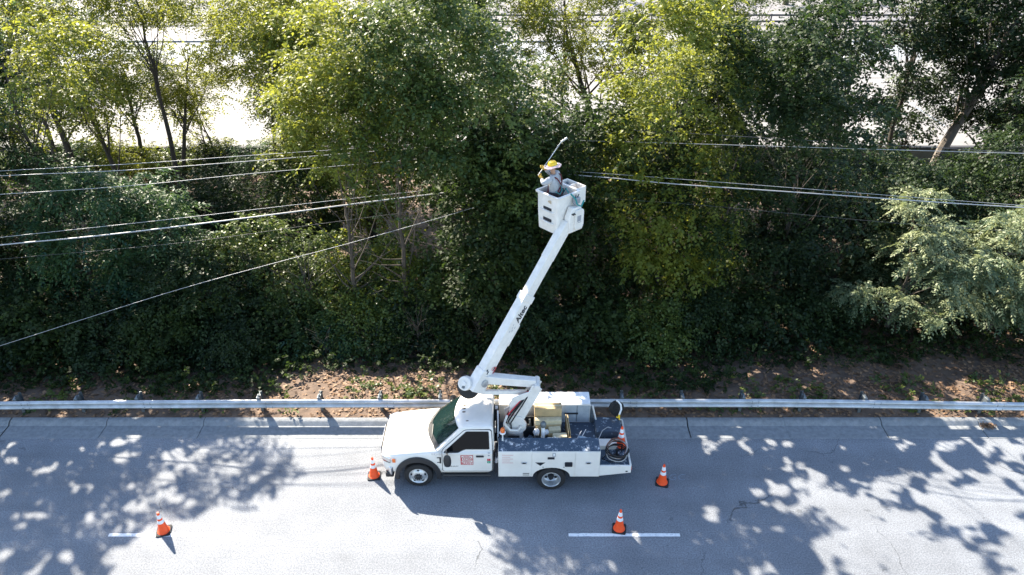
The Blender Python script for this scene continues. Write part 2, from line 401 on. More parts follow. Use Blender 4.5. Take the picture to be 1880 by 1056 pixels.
def opened(C):
    """leaves whose shadow would fall on a sunlit patch of ground are not there"""
    t = C[:, 2] / SUN.z
    gx = C[:, 0] - SUN.x*t; gy = C[:, 1] - SUN.y*t
    wx = gx + (vnoise(gx, gy, .9) - .5)*1.1 + (vnoise(gx+40, gy, .28) - .5)*.4; wy = gy + (vnoise(gx+9, gy+31, .9) - .5)*.9 + (vnoise(gx+3, gy+71, .28) - .5)*.35
    o = np.zeros(len(C), bool)
    for p in OPEN: o |= inpoly(wx, wy, p)
    n = vnoise(gx*1.0, gy*1.25, .55)*.6 + vnoise(gx+17, gy+5, .22)*.4
    for p in SPECK: o |= inpoly(wx, wy, p) & (n > .36)
    for p in MOTTLE: o |= inpoly(wx, wy, p) & (n > .69)
    o |= n > .735
    o |= inpoly(wx, wy, FEATHER_SUN) & (n > .38)
    for x, y, r in SPOTS: o |= (gx-x)**2 + ((gy-y)*1.1)**2 < (r*(.75 + .5*vnoise(gx*3, gy*3, .3)))**2
    return o

def nrm(a): return a / np.maximum(np.linalg.norm(a, axis=1, keepdims=True), 1e-6)

def fronds(P, D, L, n, ll, lw, droop, rng, tint, flat=.5):
    F = len(P); up = np.array([0, 0, 1.0])
    side = nrm(np.cross(D, up) + rng.normal(0, .25, (F, 3)))
    nor = nrm(np.cross(side, D))
    out = []; tt = []
    js = [(j, s) for j in range(n) for s in (-1, 1)] + [(n - .3, 0)]
    for j, s in js:
        t = (j + .7) / n
        p = P + D*(L*t)[:, None] - up*(droop*L*t*t)[:, None]
        ld = nrm(side*s*(1 - .25*t) + D*(.45 + .3*t if s else 1.2) - up*.22 + rng.normal(0, .22, (F, 3)))
        wd = nrm(np.cross(nor + rng.normal(0, flat, (F, 3)), ld))
        l = ll*(1.0 - .45*abs(t - .45)) * rng.uniform(.75, 1.25, F); w = lw * rng.uniform(.8, 1.2, F)
        tip = p + ld*l[:, None] - up*(l*.18)[:, None]; m = p + ld*(l*.42)[:, None]
        q = np.stack([p, m + wd*(w/2)[:, None], tip, m - wd*(w/2)[:, None]], 1)
        out.append(q); tt.append(np.clip(tint + rng.normal(0, .14, F), 0, 1))
    return np.concatenate(out), np.concatenate(tt)

def leafmesh(name, Q, T, m, parent, off):
    n = len(Q); me = bpy.data.meshes.new(name)
    V = (Q - np.array(off)).reshape(-1, 3).astype(np.float32)
    me.vertices.add(4*n); me.vertices.foreach_set('co', V.ravel())
    me.loops.add(4*n); me.loops.foreach_set('vertex_index', np.arange(4*n, dtype=np.int32))
    me.polygons.add(n); me.polygons.foreach_set('loop_start', np.arange(0, 4*n, 4, dtype=np.int32))
    me.polygons.foreach_set('loop_total', np.full(n, 4, dtype=np.int32))
    a = me.attributes.new('tint', 'FLOAT', 'POINT'); a.data.foreach_set('value', np.repeat(T, 4).astype(np.float32))
    me.update(); me.validate(); me.materials.append(m)
    o = bpy.data.objects.new(name, me); COL.objects.link(o)
    if parent: o.parent = parent
    return o

KIND = dict(   # leaf pairs, frond length, leaf length, leaf width, droop, clump radius, material, flatness
    ivy=(3, .36, .16, .125, .35, .60, 'ivy', .5), dark=(3, .38, .17, .11, .3, .6, 'dark', .5), mid=(3, .38, .165, .105, .35, .62, 'mid', .5),
    yellow=(4, .46, .17, .095, .45, .68, 'yellow', .5), teal=(6, .66, .21, .080, .45, .58, 'teal', .3), pale=(6, .46, .17, .075, .40, .46, 'pale', .18),
    maple=(2, .34, .21, .17, .3, .66, 'dark', .45))
COUNT = [0]
def tree(label, x, y, H, rx, ry, kind, nc, nf, seed, cb=.25, lean=(0, 0), tr=.12, cat='tree', bark='bark', name=None, group=None, mask=True, z0=None, gap=0.0, hollow=.55, top=1.0, trunk_on=True, thin=0.0):
    """nc clumps of nf fronds; crown from cb*H to H; rx, ry its half widths"""
    rng = np.random.default_rng(seed); z0 = (soil_z(x, y) - .08 if y < 43.5 else -.02) if z0 is None else z0
    root = empty(name or cat.replace(' ', '_'), (x, y, z0)); tag(root, label, cat, group)
    n, L, ll, lw, droop, rc, mk_, fl = KIND[kind]; fs = rng.uniform(.68, .98); ll *= fs; lw *= fs*rng.uniform(.85, 1.1); nf = int(.95*nf/fs**1.45)
    zc = z0 + H*(1+cb)/2; rz = H*(1-cb)/2; cx, cy = x + lean[0]*.75, y + lean[1]*.75
    # crown: clump centres through a lumpy ellipsoid, denser towards the outside
    lob = rng.normal(size=(7, 3)); lob = nrm(lob)
    C = []
    while len(C) < nc:
        d = nrm(rng.normal(size=(1, 3)))[0]; r = rng.uniform(hollow, 1)**.7
        bump = .62 + .46*max(0, max(float(d @ l) for l in lob))**3 + rng.uniform(-.08, .08)
        p = np.array([cx + d[0]*rx*r*bump, cy + d[1]*ry*r*bump, zc + d[2]*rz*r*min(1, bump)])
        if p[2] < z0 + .25: continue
        C.append(p)
    C = np.array(C)
    if gap:
        C = C[vnoise(C[:, 0]*1.0 + seed*3, C[:, 2]*1.3 + C[:, 1]*.4, 1.7) > gap]
    nc = len(C)
    rcl = rc * rng.uniform(.65, 1.3, nc)
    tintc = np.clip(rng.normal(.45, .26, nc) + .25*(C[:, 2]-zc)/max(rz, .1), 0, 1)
    # trunk and limbs
    if trunk_on:
        b = MB(); ht = H*(.5 + .5*cb) * .98; pts = []; rr = []
        ns = 9; wob = rng.normal(0, .035*ht/3, (ns+1, 2))
        for i in range(ns + 1):
            t = i / ns; pts.append((lean[0]*t**1.2 + wob[i][0]*t, lean[1]*t**1.2 + wob[i][1]*t, ht*t - .1)); rr.append(tr*(1 - .78*t) + (.35*tr if i == 0 else 0))
        b.tube(pts, rr, 8)
        sel = rng.permutation(nc)[:min(nc, 24 if cb < .2 else 13)]
        for i in sel:
            e = C[i] - np.array([x, y, z0]); t = float(np.clip((e[2]/ht)*rng.uniform(.45, .8), .12, .95))
            k = t*ns; i0 = int(k); f = k - i0; q0 = np.array(pts[i0])*(1-f) + np.array(pts[min(i0+1, ns)])*f
            mid_ = (q0 + e)/2 + np.array([0, 0, rng.uniform(-.12, .2)*np.linalg.norm(e-q0)]) + rng.normal(0, .09*np.linalg.norm(e-q0), 3)
            m2 = q0*.25 + mid_*.5 + e*.25 + rng.normal(0, .05, 3)
            r0 = max(.012, (tr*(1-.78*t))*.42)
            b.tube([q0, (q0+mid_)/2 + rng.normal(0, .04, 3), m2, e], [r0, r0*.75, r0*.5, r0*.22], 5)
        b.build('trunk', bark, root)
    # fronds
    idx = np.repeat(np.arange(nc), np.maximum(3, (nf*(rcl/rc)**2*rng.uniform(.6, 1.25, nc)).astype(int)))
    F = len(idx); d = nrm(rng.normal(size=(F, 3)) * np.array([1, 1, .62]) + np.array([0, 0, .22]))
    outw = nrm(C[idx] - np.array([cx, cy, zc - rz*.4]))
    d = nrm(d + outw*.35)
    P = C[idx] + d*(rcl[idx]*rng.uniform(.05, 1.0, F)**.6)[:, None]*np.array([1.15, 1.15, .62])
    D = nrm(d*np.array([1, 1, .55]) + rng.normal(0, .3, (F, 3)) - np.array([0, 0, .12]))
    Lf = L*rng.uniform(.7, 1.25, F)
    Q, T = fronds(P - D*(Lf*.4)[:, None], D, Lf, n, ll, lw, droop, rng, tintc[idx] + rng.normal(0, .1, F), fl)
    if mask:
        keep = ~opened(Q.mean(1)); Q, T = Q[keep], T[keep]
    if thin: 
        k = rng.random(len(Q)) > thin; Q, T = Q[k], T[k]
    z = Q[:, :, 2].min(1) > z0 - .05; Q, T = Q[z], T[z]
    COUNT[0] += len(Q)
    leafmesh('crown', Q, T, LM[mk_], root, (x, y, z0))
    return root

def xw(px, Y, z):
    return (px - 940)*(Y*CP + (CAM_H - z)*SP)/FPX

# back row against the lot: see-through crowns on tall stems
back = [ # px, Y, H, rx, ry, kind, nc, nf, cb, lean, tr, gap, label
 (30, 41.5, 11, 3.0, 2.6, 'mid', 95, 20, .35, (.6,0), .14, .35, 'olive green tree at the far corner of the clearing, thin stemmed'),
 (138, 40.5, 12, 3.2, 2.8, 'teal', 80, 11, .40, (-.4,0), .24, .40, 'blue green feather leaved tree on a thick dark stem against the pale lot'),
 (262, 41.5, 12, 2.8, 2.5, 'mid', 70, 16, .45, (.3,0), .15, .45, 'slim tree with twin tone foliage between the thick dark stem and the bent stem'),
 (330, 40.8, 11, 3.0, 2.6, 'yellow', 80, 16, .50, (1.8,0), .15, .42, 'yellow green tree whose bent dark stem leans towards the white clearing'),
 (400, 42.3, 8.5, 1.5, 1.4, 'yellow', 26, 12, .30, (-.9,0), .07, .40, 'spindly young tree with sparse leaves alone in the white clearing'),
 (535, 41.0, 13, 3.0, 2.8, 'yellow', 100, 20, .42, (.6,0), .17, .34, 'tall yellow green tree bordering the white clearing'),
 (640, 40.0, 14, 3.6, 3.2, 'yellow', 130, 20, .25, (-.8,0), .24, .22, 'broad sunlit yellow green tree with forked dark limbs near the top of the wood'),
 (800, 40.5, 14, 3.5, 3.2, 'mid', 130, 20, .25, (.8,0), .22, .22, 'dense olive tree filling the gap behind the tall middle thicket'),
 (895, 42.0, 13, 2.4, 2.6, 'mid', 85, 20, .28, (.3,0), .14, .30, 'narrow olive tree beside the bright window onto the marked lot'),
 (1112, 40.5, 14, 3.0, 2.8, 'yellow', 90, 20, .38, (-2.6,0), .26, .36, 'ivy wrapped tree with a dark stem leaning over the bright window'),
 (1215, 39.5, 13, 3.2, 2.9, 'yellow', 120, 22, .22, (.5,0), .17, .24, 'glowing yellow green tree just past the ivy wrapped leaning stem'),
 (1330, 41.0, 13, 2.8, 2.6, 'mid', 95, 20, .28, (.2,0), .15, .32, 'pale olive tree between the glowing tree and the broad dark maple'),
 (1525, 38.5, 14, 3.8, 3.2, 'maple', 150, 22, .22, (-.3,0), .24, .26, 'broad dark maple with glinting leaves on a straight black trunk'),
 (1608, 42.0, 12, 1.6, 1.5, 'mid', 34, 16, .50, (.9,0), .12, .45, 'thin tree with twin stems seen through the small bright gap beside the maple'),
 (1690, 37.5, 15, 3.6, 3.0, 'maple', 130, 22, .42, (2.6,.4), .36, .26, 'big old tree with a thick curving brown trunk bare to the first fork'),
 (1800, 38.5, 14, 3.6, 3.2, 'dark', 150, 24, .12, (.4,0), .25, .15, 'deep green tree with yellow flecks past the thick curving trunk'),
 (1930, 38.0, 14, 3.6, 3.2, 'dark', 120, 22, .12, (.4,0), .25, .15, 'deep green tree at the far end of the row, cut by the picture edge'),
 (-80, 40.0, 13, 3.4, 3.2, 'teal', 90, 12, .25, (0,0), .2, .2, 'blue green tree mostly outside the view at the start of the row'),
]
for i, (px, Y, H, rx, ry, kd, nc, nf, cb, ln, tr, gp, lab) in enumerate(back):
    tree(lab, xw(px, Y, 0), Y, H, rx*(1.3 if px < 480 else 1.15), ry, kd, int(nc*(2.2 if px < 480 else 1.6 if px > 1560 else 1.35)), nf, 100+i, cb*(.7 if px < 480 else .85), ln, tr, mask=False, gap=gp*(.62 if px < 480 else .7), bark='barkp' if px == 1690 else 'bark', z0=-1.2)

mid = [
 (75, 42.4, 6.5, 2.4, 1.4, 'mid', 42, 16, .12, (0,0), .07, .25, 'young olive tree with loose leaves, first before the white clearing'),
 (205, 42.6, 6.0, 2.2, 1.4, 'yellow', 38, 14, .15, (.3,0), .07, .3, 'young yellow green tree with loose leaves in the white clearing by the slanting stems'),
 (385, 42.2, 6.8, 2.4, 1.4, 'yellow', 44, 14, .12, (-.3,0), .07, .3, 'young yellow green tree with loose leaves near the spindly young tree'),
 (1655, 42.0, 7.0, 2.2, 1.4, 'maple', 40, 18, .12, (0,0), .08, .25, 'young dark broad leaved tree behind the foot of the thick curving trunk'),
 (120, 37, 14.0, 3.4, 2.6, 'yellow', 95, 18, .60, (0,0), .16, .22, 'tall yellow green crown over the head of the white clearing, near the edge'),
 (330, 38, 14.0, 3.2, 2.6, 'yellow', 95, 18, .62, (0,0), .16, .22, 'tall yellow green crown over the middle of the white clearing'),
 (1620, 40, 14.0, 3.2, 2.6, 'mid', 90, 18, .60, (0,0), .16, .2, 'tall olive crown above the small bright gap beside the maple'),
 (1800, 41, 14.0, 3.2, 2.6, 'dark', 100, 20, .45, (0,0), .16, .1, 'tall dark crown beyond the first fork of the curving trunk'),
 (1030, 43, 14.0, 2.6, 2.2, 'mid', 60, 18, .66, (0,0), .14, .2, 'high olive crown above the bright window'),
 (250, 33, 10.5, 2.6, 2.4, 'yellow', 110, 15, .50, (-.9,0), .17, .24, 'sparse yellow green tree over a dark slanting stem at the edge of the white clearing'),
 (300, 29.5, 4.2, 2.4, 2.0, 'dark', 90, 20, .0, (0,0), .12, .0, 'low dark tree inside the hollow, nearer the thicket trees'),
 (430, 30.5, 4.6, 2.6, 2.2, 'dark', 100, 20, .0, (0,0), .12, .0, 'low dark tree filling the back of the hollow'),
 (545, 29.0, 5.2, 2.4, 2.2, 'ivy', 100, 20, .0, (0,0), .12, .0, 'ivy covered low tree on the boom side of the hollow'),
 (510, 34, 12.5, 2.6, 2.4, 'yellow', 70, 18, .66, (1.2,0), .14, .28, 'high yellow crown overhanging the white clearing from the side of the thicket'),
 (590, 33, 12.5, 3.0, 2.8, 'yellow', 190, 20, .12, (0,0), .2, .06, 'yellow green tree hung with vines between the clearing and the tall thicket'),
 (690, 30, 12.5, 3.4, 2.8, 'yellow', 230, 20, .08, (0,0), .22, .03, 'tall thicket tree with bright lime crown above the end of the thick cable'),
 (830, 30, 12.5, 3.2, 2.8, 'mid', 200, 20, .10, (0,0), .22, .03, 'tall thicket tree with mottled olive crown rising highest behind the utility pole'),
 (955, 31, 9.5, 2.6, 2.4, 'mid', 120, 20, .06, (0,0), .16, .05, 'olive tree directly beyond the worker, below the bright window'),
 (1100, 32, 8.4, 2.8, 2.6, 'ivy', 130, 20, .05, (0,0), .18, .05, 'rounded ivy green tree at the foot of the leaning ivy wrapped stem'),
 (1250, 31, 11.5, 3.2, 2.8, 'yellow', 170, 18, .08, (0,0), .18, .10, 'yellow tinged tree crossed by the upper pair of cables beyond the basket'),
 (1400, 32, 10.5, 3.2, 2.8, 'dark', 170, 20, .08, (0,0), .2, .10, 'dark green tree under the maple, crossed by the upper cables'),
 (1570, 31, 5.0, 3.2, 2.8, 'dark', 150, 20, .05, (0,0), .2, .05, 'dark low crowned tree in front of the straight black trunk'),
 (1750, 32, 4.8, 3.2, 2.8, 'dark', 150, 20, .05, (0,0), .2, .05, 'dark low crowned tree at the foot of the thick curving trunk'),
 (1900, 30, 12.5, 3.2, 2.8, 'dark', 170, 20, .10, (0,0), .2, .04, 'tall dark tree behind the pale feathery tree, touching the picture edge'),
]
for i, (px, Y, H, rx, ry, kd, nc, nf, cb, ln, tr, gp, lab) in enumerate(mid):
    tree(lab, xw(px, Y, 0), Y, H, rx, ry, kd, nc, nf, 200+i, cb, ln, tr, gap=gp)

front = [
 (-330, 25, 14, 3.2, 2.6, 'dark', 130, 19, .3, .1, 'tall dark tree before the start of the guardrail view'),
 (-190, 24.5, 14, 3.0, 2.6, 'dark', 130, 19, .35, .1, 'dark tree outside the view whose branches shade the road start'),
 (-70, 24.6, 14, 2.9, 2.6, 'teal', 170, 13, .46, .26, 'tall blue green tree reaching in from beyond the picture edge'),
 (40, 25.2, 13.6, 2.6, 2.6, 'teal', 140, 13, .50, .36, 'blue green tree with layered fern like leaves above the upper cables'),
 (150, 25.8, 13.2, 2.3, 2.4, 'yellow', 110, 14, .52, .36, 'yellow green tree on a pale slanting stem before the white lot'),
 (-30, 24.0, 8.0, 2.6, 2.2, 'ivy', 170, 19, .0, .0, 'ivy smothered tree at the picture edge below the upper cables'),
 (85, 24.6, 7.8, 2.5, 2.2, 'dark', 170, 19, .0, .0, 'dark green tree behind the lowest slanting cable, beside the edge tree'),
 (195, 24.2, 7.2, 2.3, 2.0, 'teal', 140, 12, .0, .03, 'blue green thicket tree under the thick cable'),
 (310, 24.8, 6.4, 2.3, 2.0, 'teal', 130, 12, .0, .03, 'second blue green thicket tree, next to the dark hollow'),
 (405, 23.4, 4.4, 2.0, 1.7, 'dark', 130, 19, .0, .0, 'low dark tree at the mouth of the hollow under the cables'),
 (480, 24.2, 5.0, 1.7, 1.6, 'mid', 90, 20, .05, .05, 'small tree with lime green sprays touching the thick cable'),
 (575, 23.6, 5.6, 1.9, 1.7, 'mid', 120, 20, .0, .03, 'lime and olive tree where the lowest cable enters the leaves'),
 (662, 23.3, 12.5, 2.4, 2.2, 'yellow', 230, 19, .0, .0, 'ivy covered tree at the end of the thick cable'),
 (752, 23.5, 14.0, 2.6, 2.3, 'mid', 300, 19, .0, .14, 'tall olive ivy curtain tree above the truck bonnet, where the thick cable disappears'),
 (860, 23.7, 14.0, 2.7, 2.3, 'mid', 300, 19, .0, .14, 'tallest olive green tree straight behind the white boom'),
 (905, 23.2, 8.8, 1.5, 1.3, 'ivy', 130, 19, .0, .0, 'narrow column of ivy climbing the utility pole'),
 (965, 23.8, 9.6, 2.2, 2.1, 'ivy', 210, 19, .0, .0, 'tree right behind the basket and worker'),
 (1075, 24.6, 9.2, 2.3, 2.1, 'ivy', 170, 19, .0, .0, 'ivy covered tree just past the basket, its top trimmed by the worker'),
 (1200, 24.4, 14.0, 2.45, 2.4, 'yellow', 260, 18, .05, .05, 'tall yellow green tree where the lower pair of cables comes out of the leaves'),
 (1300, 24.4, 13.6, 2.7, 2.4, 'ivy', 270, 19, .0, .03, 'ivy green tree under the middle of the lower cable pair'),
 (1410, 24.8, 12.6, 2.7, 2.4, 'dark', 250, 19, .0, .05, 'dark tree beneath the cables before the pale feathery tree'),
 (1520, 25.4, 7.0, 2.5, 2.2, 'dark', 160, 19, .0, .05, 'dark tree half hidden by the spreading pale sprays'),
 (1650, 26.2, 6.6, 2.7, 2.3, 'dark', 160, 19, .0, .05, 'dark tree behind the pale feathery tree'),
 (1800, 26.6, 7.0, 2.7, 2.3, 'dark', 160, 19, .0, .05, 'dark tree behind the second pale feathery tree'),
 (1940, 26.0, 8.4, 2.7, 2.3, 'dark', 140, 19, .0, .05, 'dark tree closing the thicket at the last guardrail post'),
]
for i, (px, Y, H, rx, ry, kd, nc, nf, cb, gp, lab) in enumerate(front):
    tree(lab, xw(px, Y, 0), Y, H, rx, ry, kd, nc, nf, 300+i, cb, (0, 0), .12, gap=gp + .09 if gp < .1 else gp, hollow=.6, mask=px != 905)

feather = [
 (1625, 23.6, 6.2, 2.7, 2.0, 120, (-.3,-.9), 'pale feathery tree with silvery sprays spreading over the bare leaf litter'),
 (1800, 23.4, 5.6, 2.4, 1.9, 100, (.2,-1.1), 'second pale feathery tree, drooping low over the guardrail'),
 (1915, 24.0, 6.2, 2.0, 1.9, 80, (0,-.8), 'third pale feathery tree, cut by the picture edge'),
]
for i, (px, Y, H, rx, ry, nc, ln, lab) in enumerate(feather):
    tree(lab, xw(px, Y, 0), Y, H, rx, ry, 'pale', nc, 17, 400+i, .18, ln, .10, gap=.47, hollow=.82, mask=False)

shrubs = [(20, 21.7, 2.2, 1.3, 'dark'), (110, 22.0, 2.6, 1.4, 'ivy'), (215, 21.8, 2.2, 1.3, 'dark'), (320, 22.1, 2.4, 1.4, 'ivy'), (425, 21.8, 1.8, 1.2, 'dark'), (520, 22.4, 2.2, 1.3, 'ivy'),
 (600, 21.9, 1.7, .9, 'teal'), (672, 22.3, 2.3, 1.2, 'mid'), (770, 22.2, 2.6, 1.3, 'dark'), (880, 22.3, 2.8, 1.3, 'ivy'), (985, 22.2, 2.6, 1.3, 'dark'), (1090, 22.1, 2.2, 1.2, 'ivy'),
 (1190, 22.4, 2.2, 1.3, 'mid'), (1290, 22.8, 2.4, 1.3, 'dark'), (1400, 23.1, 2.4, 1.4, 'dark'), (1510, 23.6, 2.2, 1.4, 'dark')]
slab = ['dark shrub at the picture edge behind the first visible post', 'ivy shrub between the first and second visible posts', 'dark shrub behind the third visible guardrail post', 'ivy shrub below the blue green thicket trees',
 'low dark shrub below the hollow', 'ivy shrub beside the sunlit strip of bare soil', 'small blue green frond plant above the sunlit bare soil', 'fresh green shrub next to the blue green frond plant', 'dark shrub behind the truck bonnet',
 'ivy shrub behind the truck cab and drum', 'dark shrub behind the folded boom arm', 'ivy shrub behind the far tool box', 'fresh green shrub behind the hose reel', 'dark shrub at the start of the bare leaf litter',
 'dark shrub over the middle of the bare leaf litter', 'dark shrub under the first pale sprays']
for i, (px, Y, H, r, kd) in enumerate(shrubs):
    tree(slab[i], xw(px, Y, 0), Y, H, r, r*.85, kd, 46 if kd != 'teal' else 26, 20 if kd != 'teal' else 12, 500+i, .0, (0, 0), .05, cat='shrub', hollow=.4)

BL = ['low green bush by the beige wall, at the picture edge', 'low dark bush by the beige wall before the corner olive tree', 'low blue green bush by the beige wall at the thick dark stem',
      'low yellow bush by the beige wall between two stems', 'low green bush by the beige wall under the bent stem', 'low dark bush by the beige wall under the spindly young tree',
      'low blue green bush by the beige wall where the clearing ends', 'low yellow bush by the beige wall behind the vine hung tree']
for i, px in enumerate((-20, 60, 150, 235, 315, 390, 465, 540)):
    tree(BL[i], xw(px, 40.8 + (i % 3)*.7, 0), 40.8 + (i % 3)*.7, 1.9 + (i*5 % 4)*.35, 1.7, 1.0, ('mid', 'dark', 'teal', 'yellow')[i % 4], 40 if i % 4 != 2 else 24, 14, 700+i, .0, (0, 0), .05,
         cat='shrub', mask=False, hollow=.3, z0=-1.25)
# ground cover and fallen leaves
def scatter(name, n, xr, yr, kind, hmax, seed, m, cat_label, dens=None, frond=True):
    rng = np.random.default_rng(seed)
    x = rng.uniform(*xr, n); y = rng.uniform(*yr, n)
    if dens is not None: k = dens(x, y) > rng.random(n); x, y = x[k], y[k]
    z = np.array([soil_z(a, b) for a, b in zip(x, y)]); F = len(x)
    if frond:
        P = np.stack([x, y, z + rng.random(F)**2*hmax], 1); D = nrm(rng.normal(size=(F, 3))*np.array([1, 1, .4]) + np.array([0, 0, .5]))
        nn, L, ll, lw, dr = KIND[kind][:5]
        Q, T = fronds(P, D, L*rng.uniform(.5, 1, F), nn, ll*.8, lw*.8, dr, rng, rng.random(F), .5)
    else:
        P = np.stack([x, y, z + .012 + rng.random(F)*.03], 1); a = rng.uniform(0, 6.28, F); l = rng.uniform(.03, .085, F)
        ld = np.stack([np.cos(a), np.sin(a), rng.normal(0, .2, F)], 1)*l[:, None]; wd = np.stack([-np.sin(a), np.cos(a), rng.normal(0, .35, F)], 1)*(l*.62)[:, None]
        Q = np.stack([P - ld, P + wd, P + ld, P - wd], 1); T = rng.random(F)
    o = leafmesh(name, Q, T, m, None, (0, 0, 0)); tag(o, cat_label, kind='stuff'); return o
soft = lambda x, y: np.clip((y - 19.9 + 1.0*(x < -7.5) - .9*((x > -7.5) & (x < 0)) + (vnoise(x, y, 2.2) - .5)*2.2 - .11*np.maximum(0, x - 3))*1.2, 0, 1)
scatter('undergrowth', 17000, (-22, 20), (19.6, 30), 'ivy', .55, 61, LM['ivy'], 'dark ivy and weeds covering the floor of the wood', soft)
scatter('undergrowth', 4500, (-28, 30), (27, 43), 'mid', .8, 62, LM['mid'], 'weeds on the floor of the wood towards the beige wall')
scatter('leaf_litter', 26000, (-20, 20), (18.52, 24.5), None, 0, 63, LM['brown'], 'dry brown leaves scattered over the bare soil by the guardrail', lambda x, y: .35 + .65*(vnoise(x, y, .8) > .45), frond=False)
scatter('weeds', 1500, (-20, 20), (18.75, 20.6), 'mid', .16, 64, LM['mid'], 'small green weeds along the edge of the bare soil', lambda x, y: (vnoise(x+5, y, 1.1) > .55)*1.0)
# trees beyond the lot
for i in range(13):
    tree('tree in the distant row beyond the dark rails of the lot', -56 + i*9.5 + (i % 2)*1.5, 90 + (i % 3)*3, 10 + (i*7 % 4), 5.6, 4, 'mid' if i % 2 else 'dark', 50, 9, 600+i, .0, (0, 0), .3, mask=False,
         group='distant trees beyond the lot', z0=0, gap=.0)
# ------------------------------------------------------------------ bucket truck
TY = 16.66
truck = empty('bucket_truck', (0, TY, 0)); tag(truck, 'white utility bucket truck parked by the guardrail with its boom raised over the trees', 'truck')

def bake(o):
    bpy.context.view_layer.update()
    dg = bpy.context.evaluated_depsgraph_get(); me = bpy.data.meshes.new_from_object(o.evaluated_get(dg))
    o.modifiers.clear(); o.data = me
def cut(o, cutter):
    k = o.modifiers.new('cut', 'BOOLEAN'); k.operation = 'DIFFERENCE'; k.object = cutter; k.solver = 'EXACT'
    bake(o); me = cutter.data; bpy.data.objects.remove(cutter); bpy.data.meshes.remove(me)

# bonnet, wings and lower cab
secs = [ # x, half width, top z at centre, drop at the wing, bottom z
 (-3.69, .60, 1.00, .06, .62), (-3.665, .80, 1.10, .05, .52), (-3.58, .92, 1.16, .05, .46), (-3.42, .975, 1.20, .05, .44), (-3.1, .995, 1.245, .05, .44),
 (-2.7, 1.0, 1.29, .055, .44), (-2.45, 1.0, 1.325, .055, .44), (-2.2, 1.0, 1.345, .05, .44), (-1.9, 1.0, 1.35, .05, .44), (-1.2, 1.0, 1.35, .05, .44), (-.56, 1.0, 1.35, .05, .44), (-.50, .98, 1.34, .05, .46)]
b = MB(); ring = None
for x, w, zt, dr, zb in secs:
    half = [(0, zt), (-.45*w, zt-.003), (-.72*w, zt-.012), (-.80*w, zt-.035), (-.90*w, zt-dr-.01), (-.97*w, zt-dr-.06), (-w, zt-dr-.20), (-w, .80), (-w+.01, zb+.08), (-w+.05, zb), (0, zb)]
    pts = half + [(-y, z) for y, z in reversed(half[1:-1])]
    ring = len(pts); b.v += [(x, y, z) for y, z in pts]
for i in range(len(secs)-1):
    for k in range(ring): b.f.append((i*ring+k, i*ring+(k+1) % ring, (i+1)*ring+(k+1) % ring, (i+1)*ring+k))
b.f.append(tuple(range(ring))); b.f.append(tuple((len(secs)-1)*ring + k for k in range(ring-1, -1, -1)))
cab = b.build('cab_body', 'white', truck, subsurf=1, angle=50); bake(cab)
c = MB(); c.lathe([(.56, -1.3), (.56, 1.3)], 40, Matrix.Translation((-2.64, 0, .40)) @ Matrix.Rotation(R(90), 4, 'X'))
cut(cab, c.build('cutter', 'black', truck, smooth=False))
cab.data.materials.clear(); cab.data.materials.append(M['white'])

GZ0, GZ1 = 1.30, 1.93
def lerp(a, b_, t): return a + (b_-a)*t
def gring(w, xf, bow, xr, z, n=8):
    p = [(xf + bow*(2*i/n-1)**2, w*(2*i/n-1), z) for i in range(n+1)]
    return p + [(xr, w*.97, z), (xr-.0, w*.4, z), (xr, -w*.4, z), (xr, -w*.97, z)]
rings = [(.955, -2.42, .36, -.50, GZ0), (.86, -2.02, .27, -.51, 1.60), (.775, -1.60, .17, -.53, GZ1), (.735, -1.50, .16, -.56, 1.975), (.66, -1.42, .14, -.62, 2.0), (.4, -1.25, .08, -.75, 2.012)]
b = MB()
for r_ in rings: b.v += gring(*r_)
n = len(gring(*rings[0]))
for i in range(len(rings)-1):
    for k in range(n): b.f.append((i*n+k, i*n+(k+1) % n, (i+1)*n+(k+1) % n, (i+1)*n+k))
b.f.append(tuple(range(n))); b.f.append(tuple((len(rings)-1)*n+k for k in range(n-1, -1, -1)))
b.build('cab_roof', 'white', truck, angle=28)
def ws(u, v, off=.010):
    s = 2*u-1; y = lerp(.86, .72, v)*s
    wy = lerp(.955, .775, v); xf = lerp(-2.42, -1.60, v); bw = lerp(.36, .17, v)
    return (xf + bw*(y/wy)**2 - off*.6 , y, lerp(GZ0, GZ1, v) + off*.8)
w_ = MB().grid(lambda u, v: ws(u, .02 + .95*v, .010), 14, 8).build('windscreen', 'glass', truck, angle=80)
MB().grid(lambda u, v: ws(-.01 + 1.02*u, -.03 + .20*v, .016), 14, 2).build('cowl_panel', 'black', truck, angle=80)
for y0 in (-.55, .12):
    MB().tube([ws((y0+.9)/1.8, .10, .03), ws((y0+1.05)/1.8, .17, .035), ws((y0+1.42)/1.8, .22, .03)], .011, 5).build('wiper', 'black', w_)

